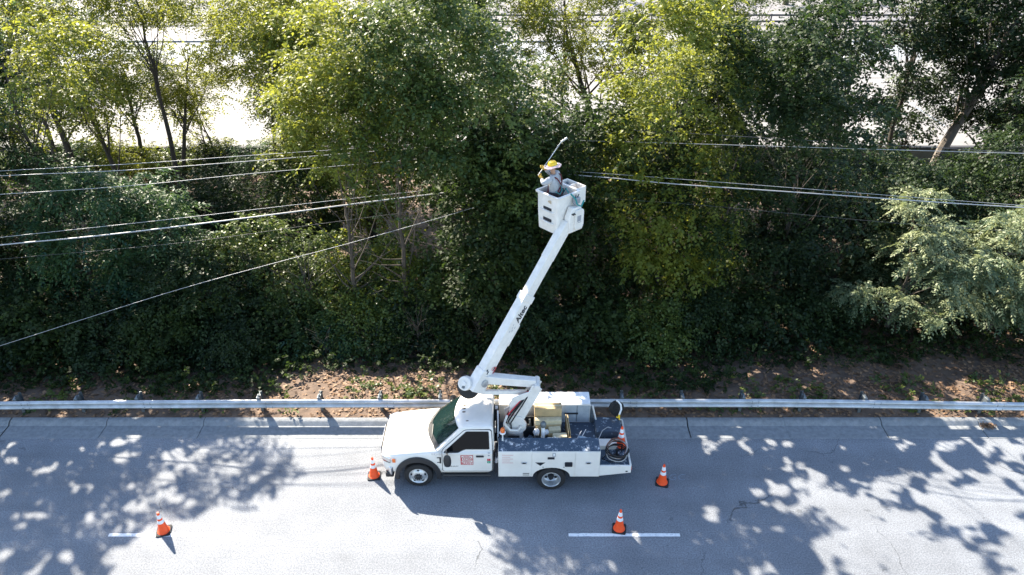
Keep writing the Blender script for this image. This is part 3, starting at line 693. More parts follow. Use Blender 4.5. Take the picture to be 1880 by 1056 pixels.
def side_y(z, off): return -(1.0 if z <= 1.24 else lerp(1.0, .955, (z-1.24)/.06) if z <= GZ0 else lerp(.955, .775, (z-GZ0)/(GZ1-GZ0))) - off
def side_panel(name, poly, off, m, parent, bevel=0.0, sgn=1, thick=None):
    bm = bmesh.new(); vs_ = [bm.verts.new((x, 0, z)) for x, z in poly]; bm.faces.new(vs_)
    for zz in (1.24, GZ0):
        bmesh.ops.bisect_plane(bm, geom=bm.verts[:]+bm.edges[:]+bm.faces[:], plane_co=(0, 0, zz), plane_no=(0, 0, 1))
    th = thick or off + .03
    r_ = bmesh.ops.extrude_face_region(bm, geom=bm.faces[:]); new = {v for v in r_['geom'] if isinstance(v, bmesh.types.BMVert)}
    for v in bm.verts: v.co.y = side_y(v.co.z, off) + (th if v in new else 0)
    if sgn < 0:
        for v in bm.verts: v.co.y *= -1
    bmesh.ops.recalc_face_normals(bm, faces=bm.faces)
    me = bpy.data.meshes.new(name); bm.to_mesh(me); bm.free(); me.materials.append(M[m])
    o = bpy.data.objects.new(name, me); COL.objects.link(o); o.parent = parent
    if bevel:
        k = o.modifiers.new('edges', 'BEVEL'); k.width = bevel; k.segments = 2; k.limit_method = 'ANGLE'; k.angle_limit = R(60)
    return o
def rounded(poly, r, n=4):
    out = []
    for i, p in enumerate(poly):
        a = Vector(poly[i-1]); p = Vector(p); c_ = Vector(poly[(i+1) % len(poly)])
        rr = min(r, (a-p).length*.45, (c_-p).length*.45); s = p + (a-p).normalized()*rr; e = p + (c_-p).normalized()*rr
        for k in range(n+1):
            t = k/n; out.append(tuple(s*(1-t)**2 + p*2*t*(1-t) + e*t*t))
    return out
door_o = rounded([(-1.94, .60), (-.56, .60), (-.545, 1.30), (-.575, 1.90), (-1.30, 1.90), (-1.93, 1.33)], .07)
gap_o = rounded([(-1.955, .585), (-.545, .585), (-.530, 1.30), (-.56, 1.912), (-1.305, 1.912), (-1.945, 1.335)], .07)
win_o = rounded([(-1.87, 1.285), (-1.50, 1.285), (-1.30, 1.375), (-.64, 1.375), (-.655, 1.855), (-1.25, 1.855)], .035)
trim_o = rounded([(-1.91, 1.262), (-1.49, 1.262), (-1.29, 1.350), (-.62, 1.350), (-.64, 1.872), (-1.26, 1.872)], .04)
for sgn in (1, -1):
    side_panel('door_seam', gap_o, .003, 'black', truck, sgn=sgn)
    dr_ = side_panel('door', door_o, .012, 'white', truck, .006, sgn)
    side_panel('window_trim', trim_o, .017, 'black', dr_, 0, sgn)
    side_panel('window_pane', win_o, .022, 'tint', dr_, 0, sgn)
    y = -1.012*sgn
    MB().box((-1.00, min(y, y-.035*sgn), 1.130), (-.78, max(y, y-.035*sgn), 1.185)).build('door_handle', 'black', dr_, bevel=.015)
    # towing mirror
    mr = MB()
    mr.grid(lambda u, v: (-1.77 + .11*math.cos(2*math.pi*u)*(.35+.65*math.sin(math.pi*min(.999, max(.001, v)))**.4), -1.30*sgn + .055*math.sin(2*math.pi*u)*math.sin(math.pi*v)**.4, 1.02 + .44*v), 16, 8)
    mo = mr.build('mirror', 'black', truck, angle=70)
    MB().tube([(-1.82, -.985*sgn, 1.34), (-1.79, -1.12*sgn, 1.37), (-1.77, -1.28*sgn, 1.36)], .022, 6).tube([(-1.80, -.99*sgn, 1.28), (-1.78, -1.28*sgn, 1.25)], .014, 6).build('mirror_arm', 'black', mo)
    MB().box((-1.83, min(-1.05*sgn, -1.09*sgn), 1.31), (-1.80, max(-1.05*sgn, -1.09*sgn), 1.45)).build('mirror_bracket', 'chrome', mo)
    # black wheel arch flare
    N_ = 20; fl = MB(); a0, a1 = R(-8), R(188)
    for i in range(N_+1):
        a = a0 + (a1-a0)*i/N_; cx, cz = -2.64, .40
        io = (cx + .53*math.cos(a), cz + .535*math.sin(a)); oo = (cx + .655*math.cos(a), cz + .70*math.sin(a))
        for (px_, pz_), yy in ((io, .96), (io, 1.045), (oo, 1.035), (oo, .97)): fl.v.append((px_, -yy*sgn, pz_))
    for i in range(N_):
        for k in range(4): fl.f.append((i*4+k, i*4+(k+1) % 4, i*4+4+(k+1) % 4, i*4+4+k))
    fl.f += [(0, 1, 2, 3), tuple(N_*4+k for k in (3, 2, 1, 0))]
    fl.build('wheel_flare', 'black', truck, bevel=.008, angle=40)
    # headlamp and side marker
    MB().grid(lambda u, v: (lerp(-3.655, -3.40, u), -sgn*lerp(.80, .993, u**.6), lerp(.88, 1.08, v)), 6, 3).build('headlight', 'chrome', truck, solid=.02)
    MB().box((-3.34, min(-.99*sgn, -1.004*sgn), .90), (-3.25, max(-.99*sgn, -1.004*sgn), 1.03)).build('side_marker', 'amber', truck, bevel=.01)
    MB().box((-2.02, min(-.985*sgn, -1.01*sgn), .88), (-1.975, max(-.985*sgn, -1.01*sgn), 1.10)).box((-2.09, min(-.985*sgn, -1.008*sgn), .90), (-2.02, max(-.985*sgn, -1.008*sgn), .925)).box((-2.09, min(-.985*sgn, -1.008*sgn), 1.07), (-2.02, max(-.985*sgn, -1.008*sgn), 1.095)).build('wing_vent', 'black', truck, bevel=.004)
# nose
bp_ = MB(); N_ = 14
def bump_pt(u, z, o=0): 
    s = 2*u-1; return (-3.73 + .36*abs(s)**3 - o, 1.0*s, z)
bp_.grid(lambda u, v: bump_pt(u, lerp(.46, .72, v)), 16, 1)
bp_.build('front_bumper', 'chrome', truck, solid=.09, bevel=.02)
MB().box((-3.725, -.50, .76), (-3.68, .50, 1.04)).build('grille', 'black', truck, bevel=.02)
for k in range(4): MB().box((-3.742, -.48, .80 + .065*k), (-3.72, .48, .825 + .065*k)).build('grille_bar', 'chrome', truck, bevel=.004)
MB().box((-3.58, -.95, .30), (-3.35, .95, .46)).build('air_dam', 'black', truck, bevel=.03)
# bonnet crease lines
for s in (-1, 1): MB().tube([(-3.55, .50*s, 1.172), (-3.1, .58*s, 1.246), (-2.6, .70*s, 1.294)], .010, 6).build('bonnet_crease', 'white', truck)
# roof lamps
for y in (-.52, -.14, 0, .14, .52):
    MB().lathe([(.045, 0), (.043, .018), (.02, .034), (.004, .038)], 12, Matrix.Translation((-1.36 + .22*(y/.7)**2, y, 1.992 - .02*abs(y))) @ Matrix.Diagonal((1.25, .6, 1, 1))).build('roof_marker', 'damber', truck)
for z in (.0,): MB().box((-1.2, -.55, 2.008), (-.70, -.545, 2.016)).box((-1.2, .2, 2.008), (-.70, .205, 2.016)).build('roof_rib', 'white', truck)
# rear cab window
MB().box((-.512, -.45, 1.45), (-.490, .45, 1.82)).build('rear_window', 'glass', truck)

# badges and lettering on the near door
DY = -1.0135
DF = lambda x, z: frame((x, DY, z), (1, 0, 0), (0, 0, 1), (0, -1, 0))
def dbox(name, x0, x1, z0, z1, m, y=DY, t=.003): return MB().box((x0, y-t, z0), (x1, y, z1)).build(name, m, truck, smooth=False)
bx0, bx1, bz0, bz1 = -1.43, -1.08, .84, 1.19
g = MB()
for x0, x1, z0, z1 in ((bx0, bx1, bz1-.018, bz1), (bx0, bx1, bz0, bz0+.012), (bx0, bx0+.026, bz0, bz1), (bx1-.018, bx1, bz0, bz1)): g.box((x0, DY-.003, z0), (x1, DY, z1))
g.build('logo_frame', 'red', truck, smooth=False)
for r_, e in ((.125, 1.0), (.082, .95), (.040, .9)):
    pts = []; a0 = R(8); n = 30
    for k in range(n+1):
        a = a0 + (R(348)-a0)*k/n; pts.append((-1.262 + r_*1.12*math.cos(a), DY-.004, 1.045 + r_*.85*math.sin(a)))
    pts.append((pts[-1][0] + .05, DY-.004, pts[-1][2] + .025))
    MB().tube(pts, .0068, 4).build('logo_swirl', 'red', truck)
text_mesh('logo_lettering', 'ELLIOT', .085, DF(-1.255, .888), 'red', truck, bold=.003, spacing=1.12)
text_mesh('door_lettering', 'XL SUPER DUTY', .055, DF(-1.70, .775), 'ink', truck, shear=.2, bold=.001)
text_mesh('unit_number', 'RA142', .075, frame((-2.11, -1.004, 1.215), (1, 0, 0), (0, .25, .97), (0, -.97, .25)), 'greyink', truck, spacing=1.25)
dbox('red_sticker', -.69, -.60, .985, 1.06, 'red'); dbox('green_sticker', -.69, -.60, .895, .975, 'green')
text_mesh('sticker_lettering', '1', .06, frame((-.645, DY-.004, 1.022), (1, 0, 0), (0, 0, 1), (0, -1, 0)), 'paper', truck)
text_mesh('sticker_lettering', '2', .06, frame((-.645, DY-.004, .935), (1, 0, 0), (0, 0, 1), (0, -1, 0)), 'paper', truck)
dbox('small_sticker', -.67, -.62, 1.16, 1.20, 'greyink'); dbox('small_sticker', -.67, -.61, 1.26, 1.285, 'greyink')

# chassis
for y in (-.42, .42): MB().box((-3.3, y-.05, .45), (3.2, y+.05, .70)).build('chassis_rail', 'darkblue', truck)
for x in (-2.64, 1.10): MB().tube([(x, -.95, .41), (x, .95, .41)], .07, 8).build('axle', 'darkblue', truck)
MB().box((-1.9, -.9, .36), (-.7, .9, .58)).build('underbody', 'darkblue', truck, bevel=.03)
MB().tube([(-1.95, -.98, .42), (-.6, -.98, .42)], .045, 8).build('step_bar', 'black', truck)
MB().box((-3.25, -.55, .42), (-2.05, .55, .9)).build('engine_bay', 'darkblue', truck)
for s in (-1, 1): MB().box((-.48, min(s*.98, s*.55), .50), (-.40, max(s*.98, s*.55), 1.25)).build('mud_panel', 'black', truck)
MB().tube([(-.44, -1.02, .95), (-.42, -1.02, 1.12)], .05, 8).build('fuel_filler', 'chrome', truck)

def wheel(x, y, sgn, deep, parent):
    """sgn -1: outer face towards the road; deep: dished rear pair"""
    Mx = Matrix.Translation((x, y, .405)) @ Matrix.Rotation(R(90)*(1 if sgn < 0 else -1), 4, 'X')
    w = empty('wheel', (0, 0, 0), parent=parent)
    MB().lathe([(.26, -.11), (.33, -.115), (.385, -.105), (.405, -.08), (.405, .0), (.405, .075), (.388, .098), (.335, .112), (.272, .108), (.255, .09), (.255, -.1), (.26, -.11)], 40, Mx, False, False).build('tyre', 'rubber', w, angle=30)
    if deep:
        MB().lathe([(.262, .100), (.268, .112), (.255, .116), (.243, .104), (.235, .02), (.225, -.07), (.20, -.095), (.11, -.085), (.10, -.05)], 36, Mx, False).build('rim', 'steel', w, angle=30)
        MB().lathe([(.095, -.09), (.09, -.02), (.075, .0), (.07, .03), (.004, .035)], 20, Mx).build('hub', 'black', w, angle=30)
        for k in range(6):
            a = k*math.pi/3 + .5
            MB().lathe([(.042, 0), (.042, .004)], 12, Mx @ Matrix.Translation((.155*math.cos(a), .155*math.sin(a), -.078))).build('rim_hole', 'black', w)
    else:
        MB().lathe([(.262, .100), (.268, .112), (.255, .116), (.235, .10), (.215, .085), (.17, .12), (.11, .135), (.10, .135), (.10, .125), (.004, .125)], 36, Mx, False).build('rim', 'steel', w, angle=30)
        MB().lathe([(.085, .12), (.08, .165), (.06, .185), (.004, .19)], 20, Mx).build('hub', 'black', w)
        for k in range(10):
            a = 2*math.pi*k/10
            MB().lathe([(.016, .12), (.016, .155), (.004, .16)], 6, Mx @ Matrix.Translation((.105*math.cos(a), .105*math.sin(a), 0))).build('wheel_nut', 'black', w)
        for k in range(5):
            a = 2*math.pi*k/5 + math.pi/2
            MB().lathe([(.034, .0), (.034, .012)], 10, Mx @ Matrix.Translation((.195*math.cos(a), .195*math.sin(a), .098))).build('rim_hole', 'black', w)
wheel(-2.64, -.905, -1, False, truck); wheel(-2.64, .905, 1, False, truck)
wheel(1.10, -1.045, -1, True, truck); wheel(1.10, 1.0, 1, True, truck)
for y in (-.78, .74): wheel(1.10, y, -1 if y < 0 else 1, True, truck)

# service body
HB = 1.16
NB = -HB
arch = [(1.10 + .52*math.cos(a), .53 + .33*math.sin(a)) for a in [math.pi*k/14 for k in range(15)]]
prof_n = [(-.38, .53)] + [(-.38, 1.455), (2.43, 1.455), (2.43, .53)] + arch
MB().prism(prof_n, 'y', NB, NB+.55).build('tool_box', 'white', truck, bevel=.008)
MB().box((-.37, NB+.012, 1.458), (2.42, NB+.54, 1.472)).build('box_lid', 'skid', truck)
prof_f = [(-.38, .53), (-.38, 1.66), (2.30, 1.66), (2.30, .53)] + arch
MB().prism(prof_f, 'y', .62, HB+.02).build('tool_box', 'white', truck, bevel=.008)
MB().box((-.37, .63, 1.663), (2.29, HB+.01, 1.677)).build('box_lid', 'skidw', truck)
MB().box((-.36, .606, 1.0), (2.28, .618, 1.63)).build('inner_shade_panel', 'inner', truck, bevel=.004)  # added grey-blue sheet: painted shade on the white box's bed side
for x in (.35, 1.15, 1.9): MB().box((x, .598, 1.02), (x+.02, .606, 1.62)).build('panel_rib', 'galvd', truck)
MB().box((1.55, .585, 1.30), (1.95, .606, 1.36)).build('grab_recess', 'black', truck, bevel=.01)
MB().box((-.38, .595, 1.632), (2.30, .62, 1.66)).build('box_lip', 'white', truck)
MB().box((-.40, -.61, .93), (2.42, .62, .98)).build('bed_floor', 'bed', truck)
MB().box((-.40, -.61, .98), (-.36, .62, 1.30)).build('bed_headboard', 'darkblue', truck)
for s, y in ((1, NB), (-1, HB+.02)):
    for k, (x0, x1, z0, z1) in enumerate(((-.36, .535, .555, 1.44), (.555, 1.73, .885, 1.44), (1.75, 2.41, .555, 1.44))):
        if s < 0: z1 += .19; x1 = min(x1, 2.28)
        pl = [(x0, z0), (x0, z1), (x1, z1), (x1, z0)]
        q = MB(); q.prism(pl, 'y', y - .014*s, y + .002*s)
        d_ = q.build('compartment_door', 'white', truck, bevel=.006)
        hx = {0: x1-.20, 1: x1-.18, 2: x1-.30}[k] ; hz = 1.06 if k != 1 else 1.03
        MB().box((hx-.075, min(y-.014*s, y-.03*s), hz-.04), (hx+.075, max(y-.014*s, y-.03*s), hz+.04)).build('latch', 'steel', d_, bevel=.015)
        MB().box((hx-.045, min(y-.014*s, y-.036*s), hz-.018), (hx+.045, max(y-.014*s, y-.036*s), hz+.018)).build('latch_handle', 'black', d_)
yb = NB-.0165
q = MB(); q.prism([(.64, 1.075), (.92, 1.075), (.78, .955)], 'y', yb-.004, yb).build('warning_triangle', 'ink', truck, smooth=False)
q = MB(); q.prism(rounded([(1.46, .94), (1.67, .94), (1.67, 1.09), (1.46, 1.09)], .03), 'y', yb-.03, yb).build('black_bracket', 'ink', truck)
for x0, x1, z0, z1, m in ((1.11, 1.20, 1.29, 1.42, 'greyink'), (.98, 1.17, 1.19, 1.27, 'ink')): MB().box((x0, yb-.004, z0), (x1, yb, z1)).build('data_plate', m, truck)
MB().box((1.13, yb-.006, 1.32), (1.18, yb-.004, 1.40)).build('plate_mark', 'paper', truck)
for z in (.60, .66): MB().box((.30, yb-.006, z), (.48, yb, z+.018)).build('vent_slot', 'ink', truck)
for k in range(5): MB().box((-.27, yb-.003, 1.34-.07*k), (-.27 + (.30 if k % 2 == 0 else .22), yb, 1.346-.07*k)).build('notice_line', 'red', truck)
for x in (.86, 1.44): MB().lathe([(.016, 0), (.012, .01), (.003, .012)], 8, Matrix.Translation((x, yb, .90 if x < 1 else .90)) @ Matrix.Rotation(R(90), 4, 'X')).build('clearance_lamp', 'ink', truck)

# tail shelf
q = MB(); q.prism([(2.43, .56), (3.31, .68), (3.31, .93), (2.43, .93)], 'y', NB, NB+.05); q.build('tail_side', 'white', truck, bevel=.005)
MB().prism([(2.43, .56), (3.31, .68), (3.31, .93), (2.43, .93)], 'y', .78, .82).build('tail_side', 'white', truck, bevel=.005)
MB().box((2.43, NB+.05, .84), (3.31, .78, .87)).build('tail_deck', 'skid', truck)
MB().box((3.27, NB+.05, .66), (3.32, .78, .935)).build('tail_board', 'white', truck, bevel=.005)
for y in (-1.08, .70): MB().box((3.322, y-.04, .74), (3.335, y+.04, .84)).build('tail_lamp', 'red', truck)
MB().box((3.16, NB-.006, .71), (3.22, NB, .75)).build('side_lamp', 'ink', truck)
MB().box((2.50, -.44, .872), (3.00, -.14, 1.02)).build('cross_locker', 'white', truck, bevel=.01)
MB().box((2.42, -.02, .872), (3.18, .62, 1.20)).build('rear_locker', 'bed', truck, bevel=.05, seg=3)
MB().box((2.30, .60, .98), (2.42, .66, 1.55)).box((2.30, -.60, .98), (2.40, -.50, 1.2)).build('corner_post', 'galvd', truck, bevel=.01)
MB().beam((2.36, .60, 1.62), (2.50, .45, 1.05), .03, .04).build('corner_brace', 'white', truck)
MB().box((3.10, -.52, .872), (3.14, -.48, 1.13)).build('stake', 'black', truck)

# ---- aerial lift
MB().lathe([(.33, .60), (.33, .95), (.27, 1.0), (.25, 1.30), (.34, 1.32), (.34, 1.40), (.05, 1.42)], 28, Matrix.Translation((.08, .05, 0))).build('pedestal', 'fibre', truck, angle=30)
tu = MB()
for s in (-1, 1):
    tu.prism([(-.20, 1.40), (.34, 1.40), (.40, 1.62), (.26, 1.86), (-.02, 1.92), (-.22, 1.75)], 'y', .05 + s*.24 - .02, .05 + s*.24 + .02)
tu.box((-.20, -.19, 1.40), (.34, .29, 1.45))
tu.build('turntable', 'fibre', truck, bevel=.012)
pA, pB = Vector((.12, .02, 1.62)), Vector((.70, .06, 2.86))
ri = MB(); ri.beam(pA, pB, .055, .30, side=(0, 1, 0)); 
for s, nm in ((-.17, 'riser_plate'), (.17, 'riser_plate')):
    o_ = Vector((0, s, 0)); MB().beam(pA + o_, pB + o_, .035, .30, side=(0, 1, 0)).build(nm, 'fibre', truck, bevel=.012)
MB().beam(pA + (pB-pA)*.2, pB - (pB-pA)*.08, .34, .05, side=(0, 1, 0)).build('riser_web', 'fibre', truck, bevel=.01)
for p in (pA, pB): MB().tube([p + Vector((0, -.235, 0)), p + Vector((0, .235, 0))], .085, 14).build('pivot_pin', 'fibre', truck)
# arm going back over the cab, its parallel link and the levelling cylinder
aB, aE = Vector((.66, .06, 2.90)), Vector((-.78, .10, 3.02))
MB().beam(aB, aE, .20, .24, side=(0, 1, 0), w2=.24, h2=.26).build('lower_arm', 'fibre', truck, bevel=.015)
MB().beam((.42, .06, 2.55), (-.82, .0, 2.60), .10, .13, side=(0, 1, 0)).build('parallel_link', 'fibre', truck, bevel=.012)
MB().lathe([(.12, 0), (.15, .06), (.15, .52), (.11, .60), (.05, .61)], 20, frame((-.02, .0, 2.08), (0, 1, 0), (-.55, 0, .83), (.83, 0, .55))).build('levelling_cylinder', 'fibre', truck, angle=40)
q = MB(); q.prism([(-.10, 1.95), (.16, 1.82), (.42, 2.42), (.52, 2.74), (.22, 2.62), (.0, 2.5)], 'y', -.16, -.12).build('knuckle_plate', 'fibre', truck, bevel=.012)
# hoses bundled inside the riser
hz = [('rubber', 7), ('red', 6)]; rr_ = random.Random(3)
for m, cnt in hz:
    for k in range(cnt):
        y0 = rr_.uniform(-.22, .10); dx = rr_.uniform(-.10, .12)
        MB().tube([(-.05+dx*.4, y0, 1.45), (-.12+dx, y0-.10, 1.75), (.02+dx, y0-.12, 2.05), (.24+dx*.6, y0-.05, 2.35), (.45+dx*.3, y0*.5, 2.62)], .020, 6).build('hose', m, truck)
MB().tube([(-.14, -.30, 2.0), (-.22, -.30, 1.72), (-.06, -.32, 1.50), (.16, -.30, 1.46), (.26, -.26, 1.58)], .035, 8).build('hose_guard', 'fibre', truck)

# upper boom
b0, b1 = Vector((-.98, .02, 2.82)), Vector((1.50, 1.86, 6.95))
d = (b1-b0).normalized(); ns = d.cross(Vector((0, 0, 1))).normalized(); nt_ = ns.cross(d).normalized()
if nt_.z < 0: nt_ = -nt_
if ns.y > 0: ns = -ns
Lb = (b1-b0).length
def bpnt(t, s=0.0, u=0.0): return b0 + d*(Lb*t) + ns*s + nt_*u
def bbeam(t0, t1, w, h, name, m, w2=None, h2=None, parent=None, bev=.02):
    return MB().beam(bpnt(t0), bpnt(t1), w, h, side=ns, w2=w2, h2=h2).build(name, m, parent or truck, bevel=bev)
ob = bbeam(-.02, .56, .30, .38, 'outer_boom', 'fibre', .28, .34)
bbeam(.525, .568, .315, .375, 'boom_collar', 'fibre', .31, .37, ob)
bbeam(.55, .86, .235, .285, 'inner_boom', 'fibre')
bbeam(.78, 1.0, .25, .30, 'boom_tip', 'fibre')
MB().beam(bpnt(.26, .0, -.25), bpnt(.40, .0, -.25), .16, .12, side=ns).build('boom_fairing', 'fibre', ob, bevel=.05, seg=3)
bbeam(-.03, .10, .36, .46, 'boom_root', 'fibre', .34, .42)
# elbow: pins, sticker ring, slots
for t, s in ((.035, .19),):
    c_ = bpnt(t, s, -.05); MB().lathe([(.11, -.03), (.11, .03), (.07, .045), (.004, .05)], 20, frame(c_, d, nt_, ns)).build('elbow_pin', 'galv', truck, angle=30)
for t, s, u, l in ((.085, .175, .04, .1), (.12, .16, -.12, .1), (.10, .16, .08, .06)): MB().beam(bpnt(t, s, u), bpnt(t + l/Lb, s, u), .006, .03, side=ns).build('boom_slot', 'ink', ob)
rg = MB(); c_ = bpnt(.125, .166, -.10)
rg.tube([c_ + d*(.055*math.cos(a)) + nt_*(.055*math.sin(a)) for a in [2*math.pi*k/16 for k in range(17)]], .007, 4).build('red_ring_mark', 'red', ob)
MB().beam(bpnt(.06, .17, -.16), bpnt(.14, .165, -.16), .005, .02, side=ns).build('red_strip', 'red', ob)
text_mesh('boom_lettering', 'Altec', .235, frame(bpnt(.455, .1475, -.02), d, nt_, ns), 'ink', ob, shear=.25, bold=.006)
for k, (t, u) in enumerate(((.34, .05), (.35, -.02), (.365, .02), (.37, -.06), (.38, .04))): MB().beam(bpnt(t, .149, u), bpnt(t+.012, .149, u), .003, .012, side=ns).build('small_decal', 'greyink', ob)
# drum at the elbow
de = Matrix.Translation((-1.27, .02, 2.90)) @ Vector((-.42, -.78, .46)).to_track_quat('Z', 'Y').to_matrix().to_4x4() @ Matrix.Scale(.86, 4)
MB().lathe([(.28, -.16), (.345, -.14), (.355, -.10), (.345, -.05), (.28, -.03), (.20, -.03)], 36, Matrix.Translation((.02, -.05, -.10)) @ de @ Matrix.Scale(1.12, 4)).build('drum_guard', 'rubber', truck, angle=30)
dm = MB().lathe([(.20, -.08), (.235, -.05), (.235, .10), (.225, .14), (.17, .15), (.16, .13), (.08, .13), (.07, .17), (.004, .175)], 32, de).build('elbow_drum', 'fibre', truck, angle=30)
MB().lathe([(.05, .0), (.05, .02), (.02, .03)], 14, de @ Matrix.Translation((.0, -.12, .13))).build('drum_cap', 'galvd', dm)
MB().beam((-1.30, .1, 2.86), (-.9, .1, 2.86), .2, .22).build('drum_bracket', 'fibre', truck, bevel=.02)

# ---- basket
BK = Vector((1.24, 18.90 - TY, 6.62)); ang = R(42)
bk = empty('bucket', BK, ang, parent=truck)
hw, hd, hh = .40, .40, 1.06
def bring(k, z, n=5, r=.07):
    p = rounded([(-hw*k, -hd*k), (hw*k, -hd*k), (hw*k, hd*k), (-hw*k, hd*k)], r, n); return [(x, y, z) for x, y in p]
b = MB(); rs = [bring(.90, 0), bring(.92, .04), bring(.97, .5), bring(1.0, hh), bring(1.10, hh), bring(1.11, hh+.045), bring(.96, hh+.05), bring(.94, hh-.02), bring(.86, .06)]
n = len(rs[0])
for r_ in rs: b.v += r_
for i in range(len(rs)-1):
    for k in range(n): b.f.append((i*n+k, i*n+(k+1) % n, (i+1)*n+(k+1) % n, (i+1)*n+k))
b.f.append(tuple(range(n))); b.f.append(tuple((len(rs)-1)*n+k for k in range(n-1, -1, -1)))
b.build('bucket_shell', 'fibre', bk, angle=30)
# the face with two foot slots (local -x) and the face carrying the boom (local -y)
for z in (.28, .60):
    MB().box((-hw-.035, -.26, z), (-hw+.05, .26, z+.03)).build('step_ledge', 'fibre', bk, bevel=.01)
    MB().box((-hw-.004, -.17, z+.04), (-hw+.02, .14, z+.125)).build('foot_slot', 'ink', bk, bevel=.01)
text_mesh('bucket_number', '48', .14, frame((-hw-.004, -.10, .90), (0, -1, 0), (0, 0, 1), (-1, 0, 0)), 'card', bk)
MB().prism([(-.14, .05), (.38, .05), (.42, .42), (.30, .74), (-.02, .78), (-.16, .5)], 'y', -hd-.22, -hd-.02).build('mount_cover', 'fibre', bk, bevel=.03, seg=3)
MB().prism(rounded([(.02, .12), (.36, .12), (.36, .70), (.02, .70)], .12), 'y', -hd-.27, -hd-.21).build('access_cover', 'fibre', bk, bevel=.01)
MB().box((.10, -hd-.278, .36), (.24, -hd-.268, .52)).box((.12, -hd-.281, .32), (.25, -hd-.275, .335)).build('cover_decal', 'greyink', bk)
for x, z in ((-.08, .60), (-.02, .60), (.33, .18)): MB().box((x, -hd-.285, z), (x+.035, -hd-.2, z+.03)).build('cover_bolt', 'ink', bk)
# tool tray on the far side
b = MB(); bx = lambda lo, hi: b.box(lo, hi)
bx((hw+.06, -.30, .62), (hw+.40, .42, .66)); bx((hw+.37, -.30, .66), (hw+.40, .42, 1.10)); bx((hw+.06, -.30, .66), (hw+.40, -.27, 1.10)); bx((hw+.06, .39, .66), (hw+.40, .42, 1.10)); bx((hw+.06, -.27, .66), (hw+.09, .39, 1.10)); bx((hw+.09, .06, .66), (hw+.37, .09, 1.08))
b.build('tool_tray', 'fibre', bk, bevel=.012)
MB().prism([(hw+.02, .30), (hw+.40, .62), (hw+.40, .66), (hw+.02, .66)], 'y', -.25, .2).build('tray_bracket', 'fibre', bk, bevel=.01)
MB().box((hw+.12, -.22, .662), (hw+.33, .02, .85)).build('tray_tool', 'black', bk, bevel=.03)
MB().tube([(hw+.15, .15, .70), (hw+.25, .25, .95), (hw+.3, .33, 1.04)], .03, 6).build('tray_tool', 'galvd', bk)
MB().tube([(.05, -hd-.03, hh+.06), (.12, -hd-.16, .98), (.10, -hd-.24, .86), (.20, -hd-.30, .80), (.34, -hd-.26, .92)], .022, 6).tube([(.05, -hd+.05, hh+.06), (.16, -.15, hh+.10), (.22, .05, .9)], .02, 6).build('lanyard', 'teal', bk)
MB().box((.12, -hd-.14, .80), (.34, -hd-.04, .98)).build('control_box', 'greyink', bk, bevel=.02)
MB().tube([(.18, -hd-.09, .98), (.17, -hd-.12, 1.08)], .014, 6).tube([(.26, -hd-.09, .98), (.28, -hd-.12, 1.07)], .014, 6).build('control_lever', 'ink', bk)
# ------------------------------------------------------------------ load on the truck (things of their own)
def W(x, yl, z): return Vector((x, TY + yl, z))
def box_thing(name, label, cat, c, size, m, rz=0, tilt=0, flaps=True, tape='card2'):
    r_ = empty(name, c, rz); r_.rotation_euler[0] = tilt; tag(r_, label, cat)
    w, d_, h = size
    MB().box((-w/2, -d_/2, 0), (w/2, d_/2, h)).build('carton', m, r_, bevel=.006)
    if flaps:
        MB().box((-w/2+.01, -.025, h+.001), (w/2-.01, .025, h+.004)).build('tape', tape, r_)
        MB().box((-w/2-.002, -.025, h-.07), (-w/2, .025, h)).build('tape', tape, r_)
    return r_
box_thing('cardboard_box', 'large tan cardboard box on top of the load beside the far tool box', 'box', W(1.04, .36, 1.38), (.78, .30, .44), 'card', .01)
box_thing('cardboard_box', 'upright tan carton under the large box at the bed floor', 'box', W(1.04, .36, .985), (.70, .34, .39), 'card')
box_thing('cardboard_box', 'long narrow pale carton in front of the large tan box', 'box', W(1.04, .10, 1.40), (.76, .17, .15), 'card2', .04)
box_thing('cardboard_box', 'flat tan carton carrying the long narrow pale carton', 'box', W(1.04, .09, .985), (.74, .19, .41), 'card', .04)
box_thing('cardboard_box', 'small pale carton below the long narrow one, askew', 'box', W(1.22, -.10, 1.26), (.34, .16, .12), 'card2', .10)
box_thing('cardboard_box', 'dark brown carton supporting the askew small pale carton', 'box', W(1.20, -.10, .985), (.32, .17, .27), 'card', .08)
box_thing('cardboard_box', 'small carton with a white label nearest the near tool box', 'box', W(1.36, -.30, 1.16), (.40, .18, .14), 'card2', .06)
box_thing('cardboard_box', 'brown carton at the foot of the load under the labelled one', 'box', W(1.36, -.31, .985), (.38, .19, .17), 'card', .06)
bd = empty('cardboard_sheet', W(1.60, .02, .985), R(4)); tag(bd, 'tall folded cardboard sheet leaning at the tail side of the carton pile', 'cardboard')
MB().prism([(-.42, 0), (.36, 0), (.36, .50), (-.30, .40)], 'x', -.02, .0).prism([(-.42, 0), (.36, 0), (.36, .48), (-.30, .38)], 'x', .03, .05).build('sheet', 'card', bd)
MB().box((-.02, -.42, .0), (.05, -.40, .30)).build('fold', 'card', bd)

